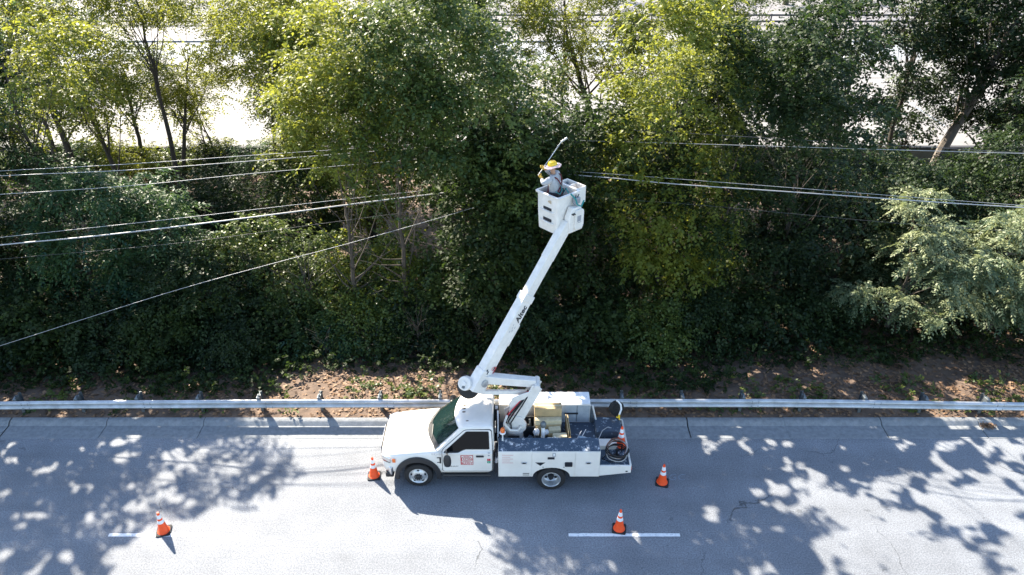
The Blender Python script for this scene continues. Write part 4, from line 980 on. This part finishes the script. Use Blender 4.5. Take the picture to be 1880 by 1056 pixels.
pw = empty('white_post', W(.88, -.30, .985)); tag(pw, 'white post with a grey green cap standing in the truck bed before the cartons', 'post')
MB().lathe([(.052, 0), (.052, .62), (.045, .64)], 14).build('tube', 'paper', pw)
MB().lathe([(.07, .62), (.085, .66), (.085, .74), (.06, .78), (.01, .79)], 14).build('cap', 'galvd', pw, angle=40)
def lump(name, label, cat, c, r3, m, seed, n=14):
    rng = random.Random(seed); b = MB(); ph = [rng.uniform(0, 6) for _ in range(6)]
    def fn(u, v):
        a = 2*math.pi*u; t = math.pi*v
        k = 1 + .13*math.sin(3*a+ph[0])*math.sin(2*t+ph[1]) + .10*math.sin(5*a+ph[2]+t*3) + .05*math.sin(9*a+ph[3]-t*5)
        if v in (0, 1): k = 1
        return (r3[0]*k*math.sin(t)*math.cos(a), r3[1]*k*math.sin(t)*math.sin(a), r3[2]*(k*math.cos(t)))
    b.grid(fn, n*2, n); o = b.build(name, m, angle=80); o.location = c; tag(o, label, cat); return o
lump('white_sack', 'round white sack against the near tool box below the cartons', 'sack', W(1.22, -.44, 1.14), (.27, .15, .16), 'paper', 1)
lump('plastic_bag', 'small white plastic bag just left of the white post', 'bag', W(.70, -.14, 1.25), (.09, .09, .12), 'paper', 2)
lump('plastic_bag', 'small white plastic bag just behind the white post', 'bag', W(.98, -.16, 1.28), (.09, .07, .08), 'paper', 3)
lump('blue_tarp', 'crumpled blue grey tarpaulin at the tail corner of the bed', 'tarpaulin', W(2.03, -.36, 1.08), (.30, .20, .12), 'tarp', 4, 18)
lump('black_bag', 'black bag lying beneath the white post', 'bag', W(.74, -.30, 1.08), (.20, .16, .12), 'black', 5)
tf = empty('tarp_pole', W(2.0, -.25, 1.12), R(60)); tag(tf, 'pale rod lying over the crumpled tarpaulin', 'rod')
MB().tube([(-.30, 0, 0), (.30, .02, .10)], .014, 6).tube([(-.2, .1, .02), (.22, .12, .06)], .012, 6).build('rod', 'galv', tf)
cr = empty('tool_crate', W(.46, .16, .985)); tag(cr, 'dark open crate between the folded boom arm and the cartons', 'crate')
MB().box((-.20, -.20, 0), (.20, .20, .03)).build('crate_base', 'bed', cr)
for lo, hi in (((-.20, -.20, .03), (-.18, .20, .40)), ((.18, -.20, .03), (.20, .20, .40)), ((-.18, -.20, .03), (.18, -.18, .40)), ((-.18, .18, .03), (.18, .20, .44))): MB().box(lo, hi).build('crate_side', 'darkblue', cr, bevel=.005)
MB().box((-.15, -.14, .03), (.05, .05, .30)).build('crate_item', 'black', cr, bevel=.02); MB().tube([(.1, -.1, .05), (.05, .1, .42)], .03, 8).build('crate_item', 'galvd', cr)
bo = empty('blue_board', W(.42, -.30, 1.0), R(-35)); tag(bo, 'weathered blue plank slanting beside the dark crate', 'plank'); bo.rotation_euler[0] = R(25)
MB().box((-.05, -.24, .0), (.07, .24, .03)).build('board', 'tarp', bo, bevel=.005)
MB().box((-.05, -.24, .032), (.07, .24, .05)).build('board', 'bed', bo, bevel=.005)
tb = empty('tool_case', W(.05, -.36, .985)); tag(tb, 'black case with a yellow latch below the turntable', 'case')
MB().box((-.17, -.13, 0), (.17, .13, .24)).build('case', 'black', tb, bevel=.02); MB().box((.02, -.14, .14), (.10, -.128, .19)).build('latch', 'yellow', tb)
MB().tube([(-.08, 0, .24), (-.07, 0, .29), (.07, 0, .29), (.08, 0, .24)], .012, 6).build('handle', 'black', tb)

be = empty('warning_beacon', W(-.26, -.72, 1.473)); tag(be, 'amber beacon on a white stand at the front corner of the near tool box', 'beacon')
MB().lathe([(.028, 0), (.022, .02), (.018, .24), (.03, .26)], 12).build('stand', 'paper', be)
MB().lathe([(.03, .25), (.085, .265), (.09, .29), (.075, .31)], 20).build('dish', 'paper', be, angle=30)
MB().lathe([(.062, .31), (.062, .40), (.045, .43), (.01, .44)], 18).build('lens', 'amber', be, angle=40)
ro = empty('white_rod', W(-.40, -.55, .985)); tag(ro, 'tall white rod standing between the cab and the bed', 'rod')
MB().tube([(0, 0, 0), (-.0, .55, .95)], .022, 8).build('rod', 'paper', ro)
wc = empty('wheel_chock', W(-.44, .42, 1.30)); tag(wc, 'small blue and white box wedged behind the cab roof', 'box')
MB().box((-.08, -.12, 0), (.06, .12, .40)).build('case', 'darkblue', wc, bevel=.01); MB().box((-.05, -.07, .402), (.03, .05, .43)).build('label_plate', 'paper', wc)

# cable coil on the tail shelf
co = empty('cable_coil', W(2.95, -.72, .872)); tag(co, 'coil of black and copper cable leaning on the tail shelf beside the cone', 'cable coil')
rng = random.Random(9)
for k in range(11):
    r0 = rng.uniform(.26, .34); m = 'copper' if k % 5 == 2 else ('wire' if k % 5 == 4 else 'rubber'); ph = rng.uniform(0, 6); zc = rng.uniform(.04, .22)
    pts = [((r0 + .015*math.sin(5*a+ph))*math.cos(a) + rng.uniform(-.005, .005), (r0*.92 + .012*math.sin(4*a))*math.sin(a), zc + .05*math.sin(a+ph) + .14*math.sin(a)*.6 + .09) for a in [2*math.pi*i/30 for i in range(31)]]
    MB().tube(pts, .016, 6).build('cable_turn', m, co)
MB().lathe([(.10, 0), (.10, .03), (.03, .04), (.03, .30), (.035, .32)], 12).build('hub', 'black', co)
MB().tube([(-.3, .02, .02), (-.42, -.1, .02), (-.2, -.25, .02), (.1, -.2, .03), (.25, -.1, .04)], .014, 6).build('loose_end', 'rubber', co)

# hose reel with a white hook, on the far tail corner
hr = empty('hose_reel', W(3.06, .60, .872)); tag(hr, 'black hose reel with a white hook and yellow nozzle at the far tail corner', 'hose reel')
MB().tube([(0, 0, 0), (0, 0, .60)], .03, 8).build('stem', 'black', hr)
Mr = Matrix.Translation((0, 0, .66)) @ Matrix.Rotation(R(20), 4, 'Z') @ Matrix.Rotation(R(72), 4, 'X')
MB().lathe([(.20, -.08), (.225, -.05), (.225, .05), (.20, .08), (.06, .08), (.05, .10)], 28, Mr).build('reel', 'rubber', hr, angle=30)
for k in range(3):
    pts = [tuple(Mr @ Vector(((.12+.035*k)*math.cos(a), (.12+.035*k)*math.sin(a), .085))) for a in [2*math.pi*i/20 for i in range(21)]]
    MB().tube(pts, .014, 5).build('hose', 'rubber', hr)
MB().tube([(-.02, -.05, .98), (.02, -.12, 1.0), (.09, -.16, .92), (.11, -.20, .78), (.06, -.24, .62)], .026, 8).build('hook', 'paper', hr)
MB().tube([(.06, -.24, .62), (.03, -.26, .52), (-.02, -.27, .55)], .026, 8).tube([(.06, -.24, .6), (.07, -.27, .45)], .022, 8).build('nozzle', 'yellow', hr)
cbl = MB().tube([tuple(W(2.44, -.52, .90)), tuple(W(2.46, -.30, 1.12)), tuple(W(2.60, -.05, 1.24)), tuple(W(2.78, .12, 1.23)), tuple(W(2.88, .10, 1.21))], .011, 6).build('loose_cable', 'wire'); tag(cbl, 'thin pale cable looped over the low rear locker', 'cable')

# ------------------------------------------------------------------ traffic cones
def cone():
    r_ = empty('traffic_cone', (0, 0, 0))
    b = MB(); b.prism(rounded([(-.185, -.185), (.185, -.185), (.185, .185), (-.185, .185)], .05), 'z', 0, .030); b.build('base', 'rubber', r_, bevel=.008)
    for z0, z1 in ((.03, .71),):
        f = lambda z: .135 - .108*(z-.03)/.68
        MB().lathe([(.158, .030), (.156, .042), (.138, .052), (f(.06), .065), (f(.34), .34), (f(.64), .64), (.030, .70), (.024, .712), (.012, .712), (.010, .68)], 28).build('cone_body', 'orange', r_, angle=30)
    for z0, z1 in ((.355, .455), (.515, .635)):
        MB().lathe([(f(z0)+.0005, z0), (f(z0)+.0032, z0+.004), (f(z1)+.0032, z1-.004), (f(z1)+.0005, z1)], 28).build('band', 'reflect', r_, angle=30)
    return r_
proto = cone()
cones = [((-9.27, 14.02, .0045), 12, 0, 'sunlit cone standing on the worn lane dash by itself, far in front of the truck'),
 ((-3.99, 16.06, 0), 5, 0, 'cone standing just off the front bumper of the truck'),
 ((4.30, 15.80, 0), -14, 0, 'shaded dark red cone standing alone on the road behind the tail shelf'),
 ((2.86, 14.10, 0), -10, 0, 'shaded cone by the lane dash next to the rear wheel side of the truck'),
 ((3.12, TY-.28, .873), 8, 0, 'cone riding on the tail shelf of the truck beside the cable coil')]
for i, (loc, rz, _, lab) in enumerate(cones):
    o = proto if i == 0 else copy_tree(proto)
    o.location = loc; o.rotation_euler = (R(random.Random(i).uniform(-1.5, 1.5)) if i < 4 else 0, 0, R(rz)); tag(o, lab, 'cone', 'orange traffic cones with two white bands')

# ------------------------------------------------------------------ guardrail
gr = empty('guardrail', (0, 18.60, 0)); tag(gr, 'long galvanised steel guardrail on posts between the kerb and the wood', 'guardrail')
def bend(x): return -.0012*max(0, x-5)**2 - .0006*max(0, -x-6)**2
def rz_(x): return .0022*(x+8)*1.0 if x < 8 else .035 - .004*(x-8)
wp = [(.0, .76), (-.02, .752), (-.075, .715), (-.082, .690), (-.075, .665), (-.02, .62), (0, .605), (-.02, .59), (-.075, .545), (-.082, .52), (-.075, .495), (-.02, .458), (0, .45)]
def rail_panel(x0, x1, off=0.0):
    b = MB(); n = 8
    for i in range(n+1):
        x = x0 + (x1-x0)*i/n; yo = bend(x); zo = rz_(x)
        for y, z in wp: b.v.append((x, y + yo - off, z + zo))
        for y, z in reversed(wp): b.v.append((x, y + yo - off + .006, z + zo))
    m = 2*len(wp)
    for i in range(n):
        for k in range(m): b.f.append((i*m+k, i*m+(k+1) % m, (i+1)*m+(k+1) % m, (i+1)*m+k))
    b.f += [tuple(range(m)), tuple(n*m+k for k in range(m-1, -1, -1))]
    b.build('rail_panel', 'galv', gr, angle=50)
px0 = (31-940)/58.3 
for k in range(-6, 13): rail_panel(px0 + .2 + 3.81*k, px0 + .2 + 3.81*(k+1) + .30, .0075 if k % 2 else 0.0)
pm = MB(); pm.box((-.05, .20, -.75), (.05, .208, .03)); pm.box((-.05, .345, -.75), (.05, .353, .03)); pm.box((-.004, .208, -.75), (.004, .345, .03))
post0 = pm.build('post', 'galvd', gr, smooth=False); post0.location = (px0 - 1.905*10, 0, .80)
bm0 = MB(); bm0.box((-.05, .010, -.30), (.05, .20, .02)); bm0.prism([(.010, .02), (.19, .02), (.10, .07)], 'x', -.025, .025)
blk0 = bm0.build('blockout', 'galvd', gr, bevel=.004); blk0.location = post0.location
for k in range(-9, 26):
    x = px0 + 1.905*k
    for s in (post0, blk0):
        c_ = s.copy(); COL.objects.link(c_); c_.location = (x, bend(x), .80 + rz_(x)); c_.rotation_euler[2] = rnd.uniform(-.05, .05)
# splice bolts
for k in range(-3, 9):
    x = px0 + .35 + 3.81*k; b = MB()
    for dx in (-.1, .1):
        for z in (.715, .665, .545, .495): b.lathe([(.016, 0), (.012, .012)], 6, Matrix.Translation((x+dx, -.078+bend(x)-.004, z+rz_(x))) @ Matrix.Rotation(R(90), 4, 'X'))
    b.build('splice_bolts', 'galvd', gr)

# ------------------------------------------------------------------ utility pole and overhead cables
PY = 22.2
pl = empty('utility_pole', (xw(900, 24.3, 6), 24.3, 0)); tag(pl, 'wooden utility pole swallowed by the ivy where all the cables meet', 'utility pole')
MB().tube([(0, 0, -.6), (0, 0, 7.6)], [.16, .12], 14).build('pole', 'pole', pl)
MB().box((-.06, -.9, 7.0), (.06, .45, 7.12)).build('crossarm', 'pole', pl, bevel=.01)
cables = [ # pixel path, depth, radius, material, label
 ([(-260,330),(0,314),(240,301),(480,284),(740,267),(900,257)], 23.0, .011, 'wire', 'top thin cable on the worker hand side, highest of the pair near the lot wall'),
 ([(-260,337),(0,323),(240,312),(470,295),(740,274),(930,262)], 22.6, .013, 'wire', 'second thin cable just beneath the top one, beside the lot wall'),
 ([(-260,374),(0,357),(240,341),(460,319),(700,298),(900,280)], 22.2, .011, 'wire', 'third cable from the top crossing the blue green thicket trees'),
 ([(-260,465),(0,436),(300,404),(560,374),(760,352),(900,338)], 21.8, .010, 'wire', 'thin cable running close above the thick pale cable'),
 ([(-260,478),(0,450),(180,433),(350,413),(540,389),(700,368),(900,344)], 21.6, .028, 'wire', 'thick pale cable bundle sloping up to the ivy curtain tree'),
 ([(-260,498),(0,476),(330,446),(580,412),(760,388),(900,368)], 21.6, .007, 'wired', 'fine dark cable below the thick pale cable'),
 ([(-260,715),(0,635),(160,584),(330,531),(500,484),(640,447),(800,402),(900,372)], 21.2, .010, 'wire', 'lowest single cable slanting steeply down to the picture edge'),
 ([(900,222),(1080,234),(1300,247),(1500,259),(1700,270),(1880,281),(2150,294)], 23.0, .012, 'wired', 'topmost dark cable past the worker, in front of the maple'),
 ([(900,254),(1165,261),(1400,268),(1600,274),(1880,282),(2150,289)], 22.6, .012, 'wire', 'pale cable just beneath the topmost dark one past the worker'),
 ([(900,305),(1100,318),(1300,333),(1520,350),(1750,368),(1900,379),(2150,397)], 21.8, .010, 'wire', 'thin cable running just above the thick one past the basket'),
 ([(900,310),(1100,325),(1240,338),(1400,349),(1560,360),(1730,372),(1860,380),(2150,398)], 21.6, .022, 'wire', 'thick cable past the basket ending in front of the pale feathery tree'),
 ([(900,350),(1250,374),(1450,392),(1650,410),(1900,428),(2150,445)], 21.6, .006, 'wired', 'finest dark cable below the thick one past the basket'),
]
for pts, Y, r_, m, lab in cables:
    P_ = [at(px, row, Y + (2.3 if Y > 21.3 else 3.4)*max(0, 1 - abs(px-905)/(520 if Y > 21.3 else 905)) - (1.7 if Y < 21.3 else 0)) for px, row in pts]; Q_ = []
    for i in range(len(P_)-1):
        p0, p1 = P_[i], P_[i+1]; a_ = P_[max(i-1, 0)]; c_ = P_[min(i+2, len(P_)-1)]
        for k in range(6):
            t = k/6; Q_.append(.5*((2*p0) + (p1-a_)*t + (2*a_ - 5*p0 + 4*p1 - c_)*t*t + (3*p0 - a_ - 3*p1 + c_)*t**3))
    Q_.append(P_[-1])
    o = MB().tube(Q_, r_*.72, 6).build('overhead_cable', m); tag(o, lab, 'cable', 'overhead cables strung in front of the wood')

# ------------------------------------------------------------------ worker in the basket
FL = Vector((1.22, 18.90, 6.62 + .07))
pr = empty('person', FL + Vector((-.06, .02, 0)), R(-22)); tag(pr, 'person in grey shirt and yellow hard hat standing in the raised basket', 'person')
def skinned(name, verts, edges, radii, m, parent, root_i=0, sub=2, smooth=True):
    me = bpy.data.meshes.new(name); me.from_pydata(verts, edges, []); me.materials.append(M[m])
    o = bpy.data.objects.new(name, me); COL.objects.link(o); o.parent = parent
    k = o.modifiers.new('skin', 'SKIN'); k.use_smooth_shade = True
    for i, r_ in enumerate(radii):
        me.skin_vertices[0].data[i].radius = r_ if isinstance(r_, tuple) else (r_, r_); me.skin_vertices[0].data[i].use_root = (i == root_i)
    s = o.modifiers.new('smooth', 'SUBSURF'); s.levels = sub; s.render_levels = sub
    bake(o)
    o.data.polygons.foreach_set('use_smooth', [True]*len(o.data.polygons)); o.data.materials.clear(); o.data.materials.append(M[m]); return o
# faces -x; left hand is at -y
J = dict(pelvis=(0, 0, .95), spine=(-.01, 0, 1.12), chest=(-.03, 0, 1.33), neck=(-.05, 0, 1.50), jaw=(-.085, 0, 1.58), head=(-.085, 0, 1.68), crown=(-.075, 0, 1.76),
  shl=(-.04, -.19, 1.42), ell=(-.24, -.27, 1.27), hal=(-.36, -.12, 1.38), shr=(-.04, .19, 1.43), elr=(-.25, .26, 1.40), har=(-.33, .03, 1.58),
  hpl=(0, -.10, .92), knl=(-.05, -.13, .50), anl=(.02, -.14, .10), tol=(-.12, -.15, .05), hpr=(0, .10, .92), knr=(-.04, .14, .50), anr=(.03, .15, .10), tor=(-.11, .16, .05))
names = list(J); ix = {k: i for i, k in enumerate(names)}
E = [('pelvis','spine'),('spine','chest'),('chest','neck'),('neck','jaw'),('jaw','head'),('head','crown'),('chest','shl'),('shl','ell'),('ell','hal'),('chest','shr'),('shr','elr'),('elr','har'),
     ('pelvis','hpl'),('hpl','knl'),('knl','anl'),('anl','tol'),('pelvis','hpr'),('hpr','knr'),('knr','anr'),('anr','tor')]
Rd = dict(pelvis=.12, spine=.09, chest=.10, neck=.055, jaw=.07, head=.092, crown=.06, shl=.05, ell=.042, hal=.028, shr=.05, elr=.042, har=.028, hpl=.09, knl=.06, anl=.045, tol=.035, hpr=.09, knr=.06, anr=.045, tor=.035)
skinned('body', [J[k] for k in names], [(ix[a], ix[b_]) for a, b_ in E], [Rd[k] for k in names], 'skin', pr)
sn = ['hips', 'spine', 'chest', 'top', 'shl', 'ell', 'wrl', 'shr', 'elr', 'wrr']
sp = [(0, 0, .92), (-.01, 0, 1.10), (-.03, 0, 1.32), (-.045, 0, 1.46), J['shl'], J['ell'], (-.33, -.15, 1.355), J['shr'], J['elr'], (-.31, .08, 1.53)]
skinned('shirt', sp, [(0,1),(1,2),(2,3),(2,4),(4,5),(5,6),(2,7),(7,8),(8,9)], [(.19,.17),(.185,.165),(.20,.175),(.10,.10),.115,.080,.052,.115,.080,.052], 'shirt', pr)
skinned('trousers', [(0, 0, .93), (0, -.10, .88), (-.05, -.13, .50), (.02, -.14, .12), (0, .10, .88), (-.04, .14, .50), (.03, .15, .12)], [(0,1),(1,2),(2,3),(0,4),(4,5),(5,6)], [.18,.13,.09,.08,.13,.09,.08], 'jeans', pr)
for s, a, t in ((-1, 'anl', 'tol'), (1, 'anr', 'tor')):
    A, T = Vector(J[a]), Vector(J[t]); skinned('boot', [A + Vector((.03, 0, -.01)), A + Vector((.01, 0, -.04)), T + Vector((0, 0, .0)), T + Vector((-.06, 0, -.01))], [(0,1),(1,2),(2,3)], [.06, .062, .052, .04], 'black', pr)
# gloves: palm, four curled fingers and a thumb closed round the pole
def glove(c, fwd, side, s):
    c = Vector(c); fwd = Vector(fwd).normalized(); side = Vector(side).normalized(); n_ = fwd.cross(side)
    skinned('glove', [c - fwd*.09, c - fwd*.03, c + fwd*.03], [(0,1),(1,2)], [.042, .045, .045], 'glove', pr)
    for k, l in enumerate((.036, .041, .038, .030)):
        o_ = c + fwd*.035 + side*(.030 - .020*k)
        skinned('glove_finger', [o_, o_ + fwd*l*.9 + n_*.006, o_ + fwd*l*1.15 + n_*(l*.8), o_ + fwd*l*.5 + n_*(l*1.35)], [(0,1),(1,2),(2,3)], [.0125, .0115, .011, .0095], 'glove', pr, sub=1)
    o_ = c - fwd*.01 + side*.045
    skinned('glove_thumb', [o_, o_ + side*.02 + fwd*.025 + n_*.012, o_ + side*.005 + fwd*.05 + n_*.035], [(0,1),(1,2)], [.015, .0135, .011], 'glove', pr, sub=1)
glove((-.39, -.10, 1.40), (-.7, .3, .45), (.2, .2, .9), 1)
glove((-.36, .02, 1.60), (-.7, -.3, .35), (.2, -.2, .9), -1)
# face
hd_ = Vector((-.085, 0, 1.68))
for s in (-1, 1):
    MB().lathe([(.012, 0), (.009, .006), (.002, .008)], 8, frame(hd_ + Vector((-.083, .032*s, .0)), (0, 1, 0), (0, 0, 1), (-1, 0, 0))).build('eye', 'ink', pr)
    MB().grid(lambda u, v: tuple(hd_ + Vector((.012 + .012*math.cos(6.28*u)*(1-v*.4), s*(.088 + .012*v), .0 + .026*math.sin(6.28*u)*(1-v*.3)))), 8, 2).build('ear', 'skin', pr)
MB().prism([(-.165, 1.668), (-.192, 1.650), (-.165, 1.640)], 'y', -.012, .012).build('nose', 'skin', pr, bevel=.004)
MB().box((-.168, -.022, 1.616), (-.160, .022, 1.623)).build('mouth', 'maroon' if 'maroon' in M else 'strap', pr)
MB().lathe([(.094, -.01), (.096, .02), (.08, .06), (.03, .09)], 20, Matrix.Translation((-.072, 0, 1.67))).build('hair', 'hair', pr, angle=60)
Mh = Matrix.Translation((-.085, 0, 1.715)) @ Matrix.Rotation(R(-12), 4, 'Y')
hh_ = MB().lathe([(.128, .0), (.130, .02), (.124, .06), (.105, .10), (.07, .125), (.004, .135)], 26, Mh).build('hard_hat', 'yellow', pr, angle=50)
MB().tube([tuple(Mh @ Vector((.1, 0, .11))), tuple(Mh @ Vector((0, 0, .14))), tuple(Mh @ Vector((-.1, 0, .11)))], .014, 6).build('hat_ridge', 'yellow', hh_)
b = MB(); b.grid(lambda u, v: tuple(Mh @ Vector(((.125 + .115*v)*math.cos(6.2832*u), (.125 + .115*v)*math.sin(6.2832*u), .012 - .035*v + .012*v*math.sin(5*6.2832*u)))), 40, 4)
br = b.build('sunshade', 'brim', pr, angle=80, solid=.006)
for rr2 in (.165, .215): MB().tube([tuple(Mh @ Vector((rr2*math.cos(a), rr2*math.sin(a), .012 - .035*(rr2-.125)/.115 + .010))) for a in [2*math.pi*k/30 for k in range(31)]], .006, 4).build('sunshade_stripe', 'paper', br)
# harness
def loop(pts, r_=.018, m='strap', nm='harness_strap'): MB().tube(pts, r_, 6).build(nm, m, pr)
loop([(-.02, -.16, 1.47), (.10, -.15, 1.43), (.165, -.08, 1.30), (.175, .02, 1.18), (.13, .14, 1.03)])
loop([(-.02, .16, 1.47), (.10, .15, 1.43), (.165, .08, 1.30), (.175, -.02, 1.18), (.13, -.14, 1.03)])
loop([(.195*math.cos(a), .20*math.sin(a), .97) for a in [2*math.pi*k/20 for k in range(21)]], .024)
loop([(-.02, -.165, 1.46), (-.14, -.13, 1.36), (-.17, -.06, 1.2), (-.15, -.1, .98)]); loop([(-.02, .165, 1.46), (-.14, .13, 1.36), (-.17, .06, 1.2), (-.15, .1, .98)])
MB().lathe([(.03, 0), (.035, .01), (.02, .02)], 12, frame((.185, 0, 1.24), (0, 1, 0), (0, 0, 1), (1, 0, 0))).build('harness_ring', 'galvd', pr)
loop([(.15, 0, 1.24), (.24, -.10, 1.10), (.22, -.22, 1.02), (.12, -.30, 1.12)], .012, 'teal', 'safety_lanyard')
bpy.context.view_layer.update()
hm = pr.matrix_world @ Vector((-.41, -.04, 1.50))
hs = empty('hot_stick', hm); tag(hs, 'long pale trimming pole held up into the leaves by the worker', 'pole')
tip = at(1032, 258, 19.7) - hm
MB().tube([-tip.normalized()*.12, (0, 0, 0), tip*.5, tip*.97], .012, 8).build('pole', 'galv', hs)
MB().tube([tip*.80, tip*.86], .024, 8).build('collar', 'galvd', hs)
MB().beam(tip*.96, tip*1.03 + Vector((.12, 0, .05)), .012, .05).build('saw_blade', 'galv', hs)

# litter in the gutter
for k, (px, row, lab) in enumerate(((1820, 779, 'clump of dead leaves caught against the kerb near the last visible post'), (1258, 742, 'dry pale leaf heap below the rail behind the truck tail'))):
    Y = 18.2 if k == 0 else 18.75; x = (px-940)/59.0
    rng2 = np.random.default_rng(70+k); P = np.stack([rng2.normal(0, .12, 160), rng2.normal(0, .06, 160), rng2.random(160)*.05 + .02], 1); a = rng2.uniform(0, 6.28, 160)
    ld = np.stack([np.cos(a), np.sin(a), rng2.normal(0, .4, 160)], 1)*.04; wd = np.stack([-np.sin(a), np.cos(a), rng2.normal(0, .4, 160)], 1)*.025
    o = leafmesh('leaf_heap', np.stack([P-ld, P+wd, P+ld, P-wd], 1), rng2.random(160), LM['brown'], None, (0, 0, 0)); o.location = (x, Y, .02 if k == 0 else .12); tag(o, lab, 'leaves', kind='stuff')
print('leaflets', COUNT[0], 'tris about', COUNT[0]*2)
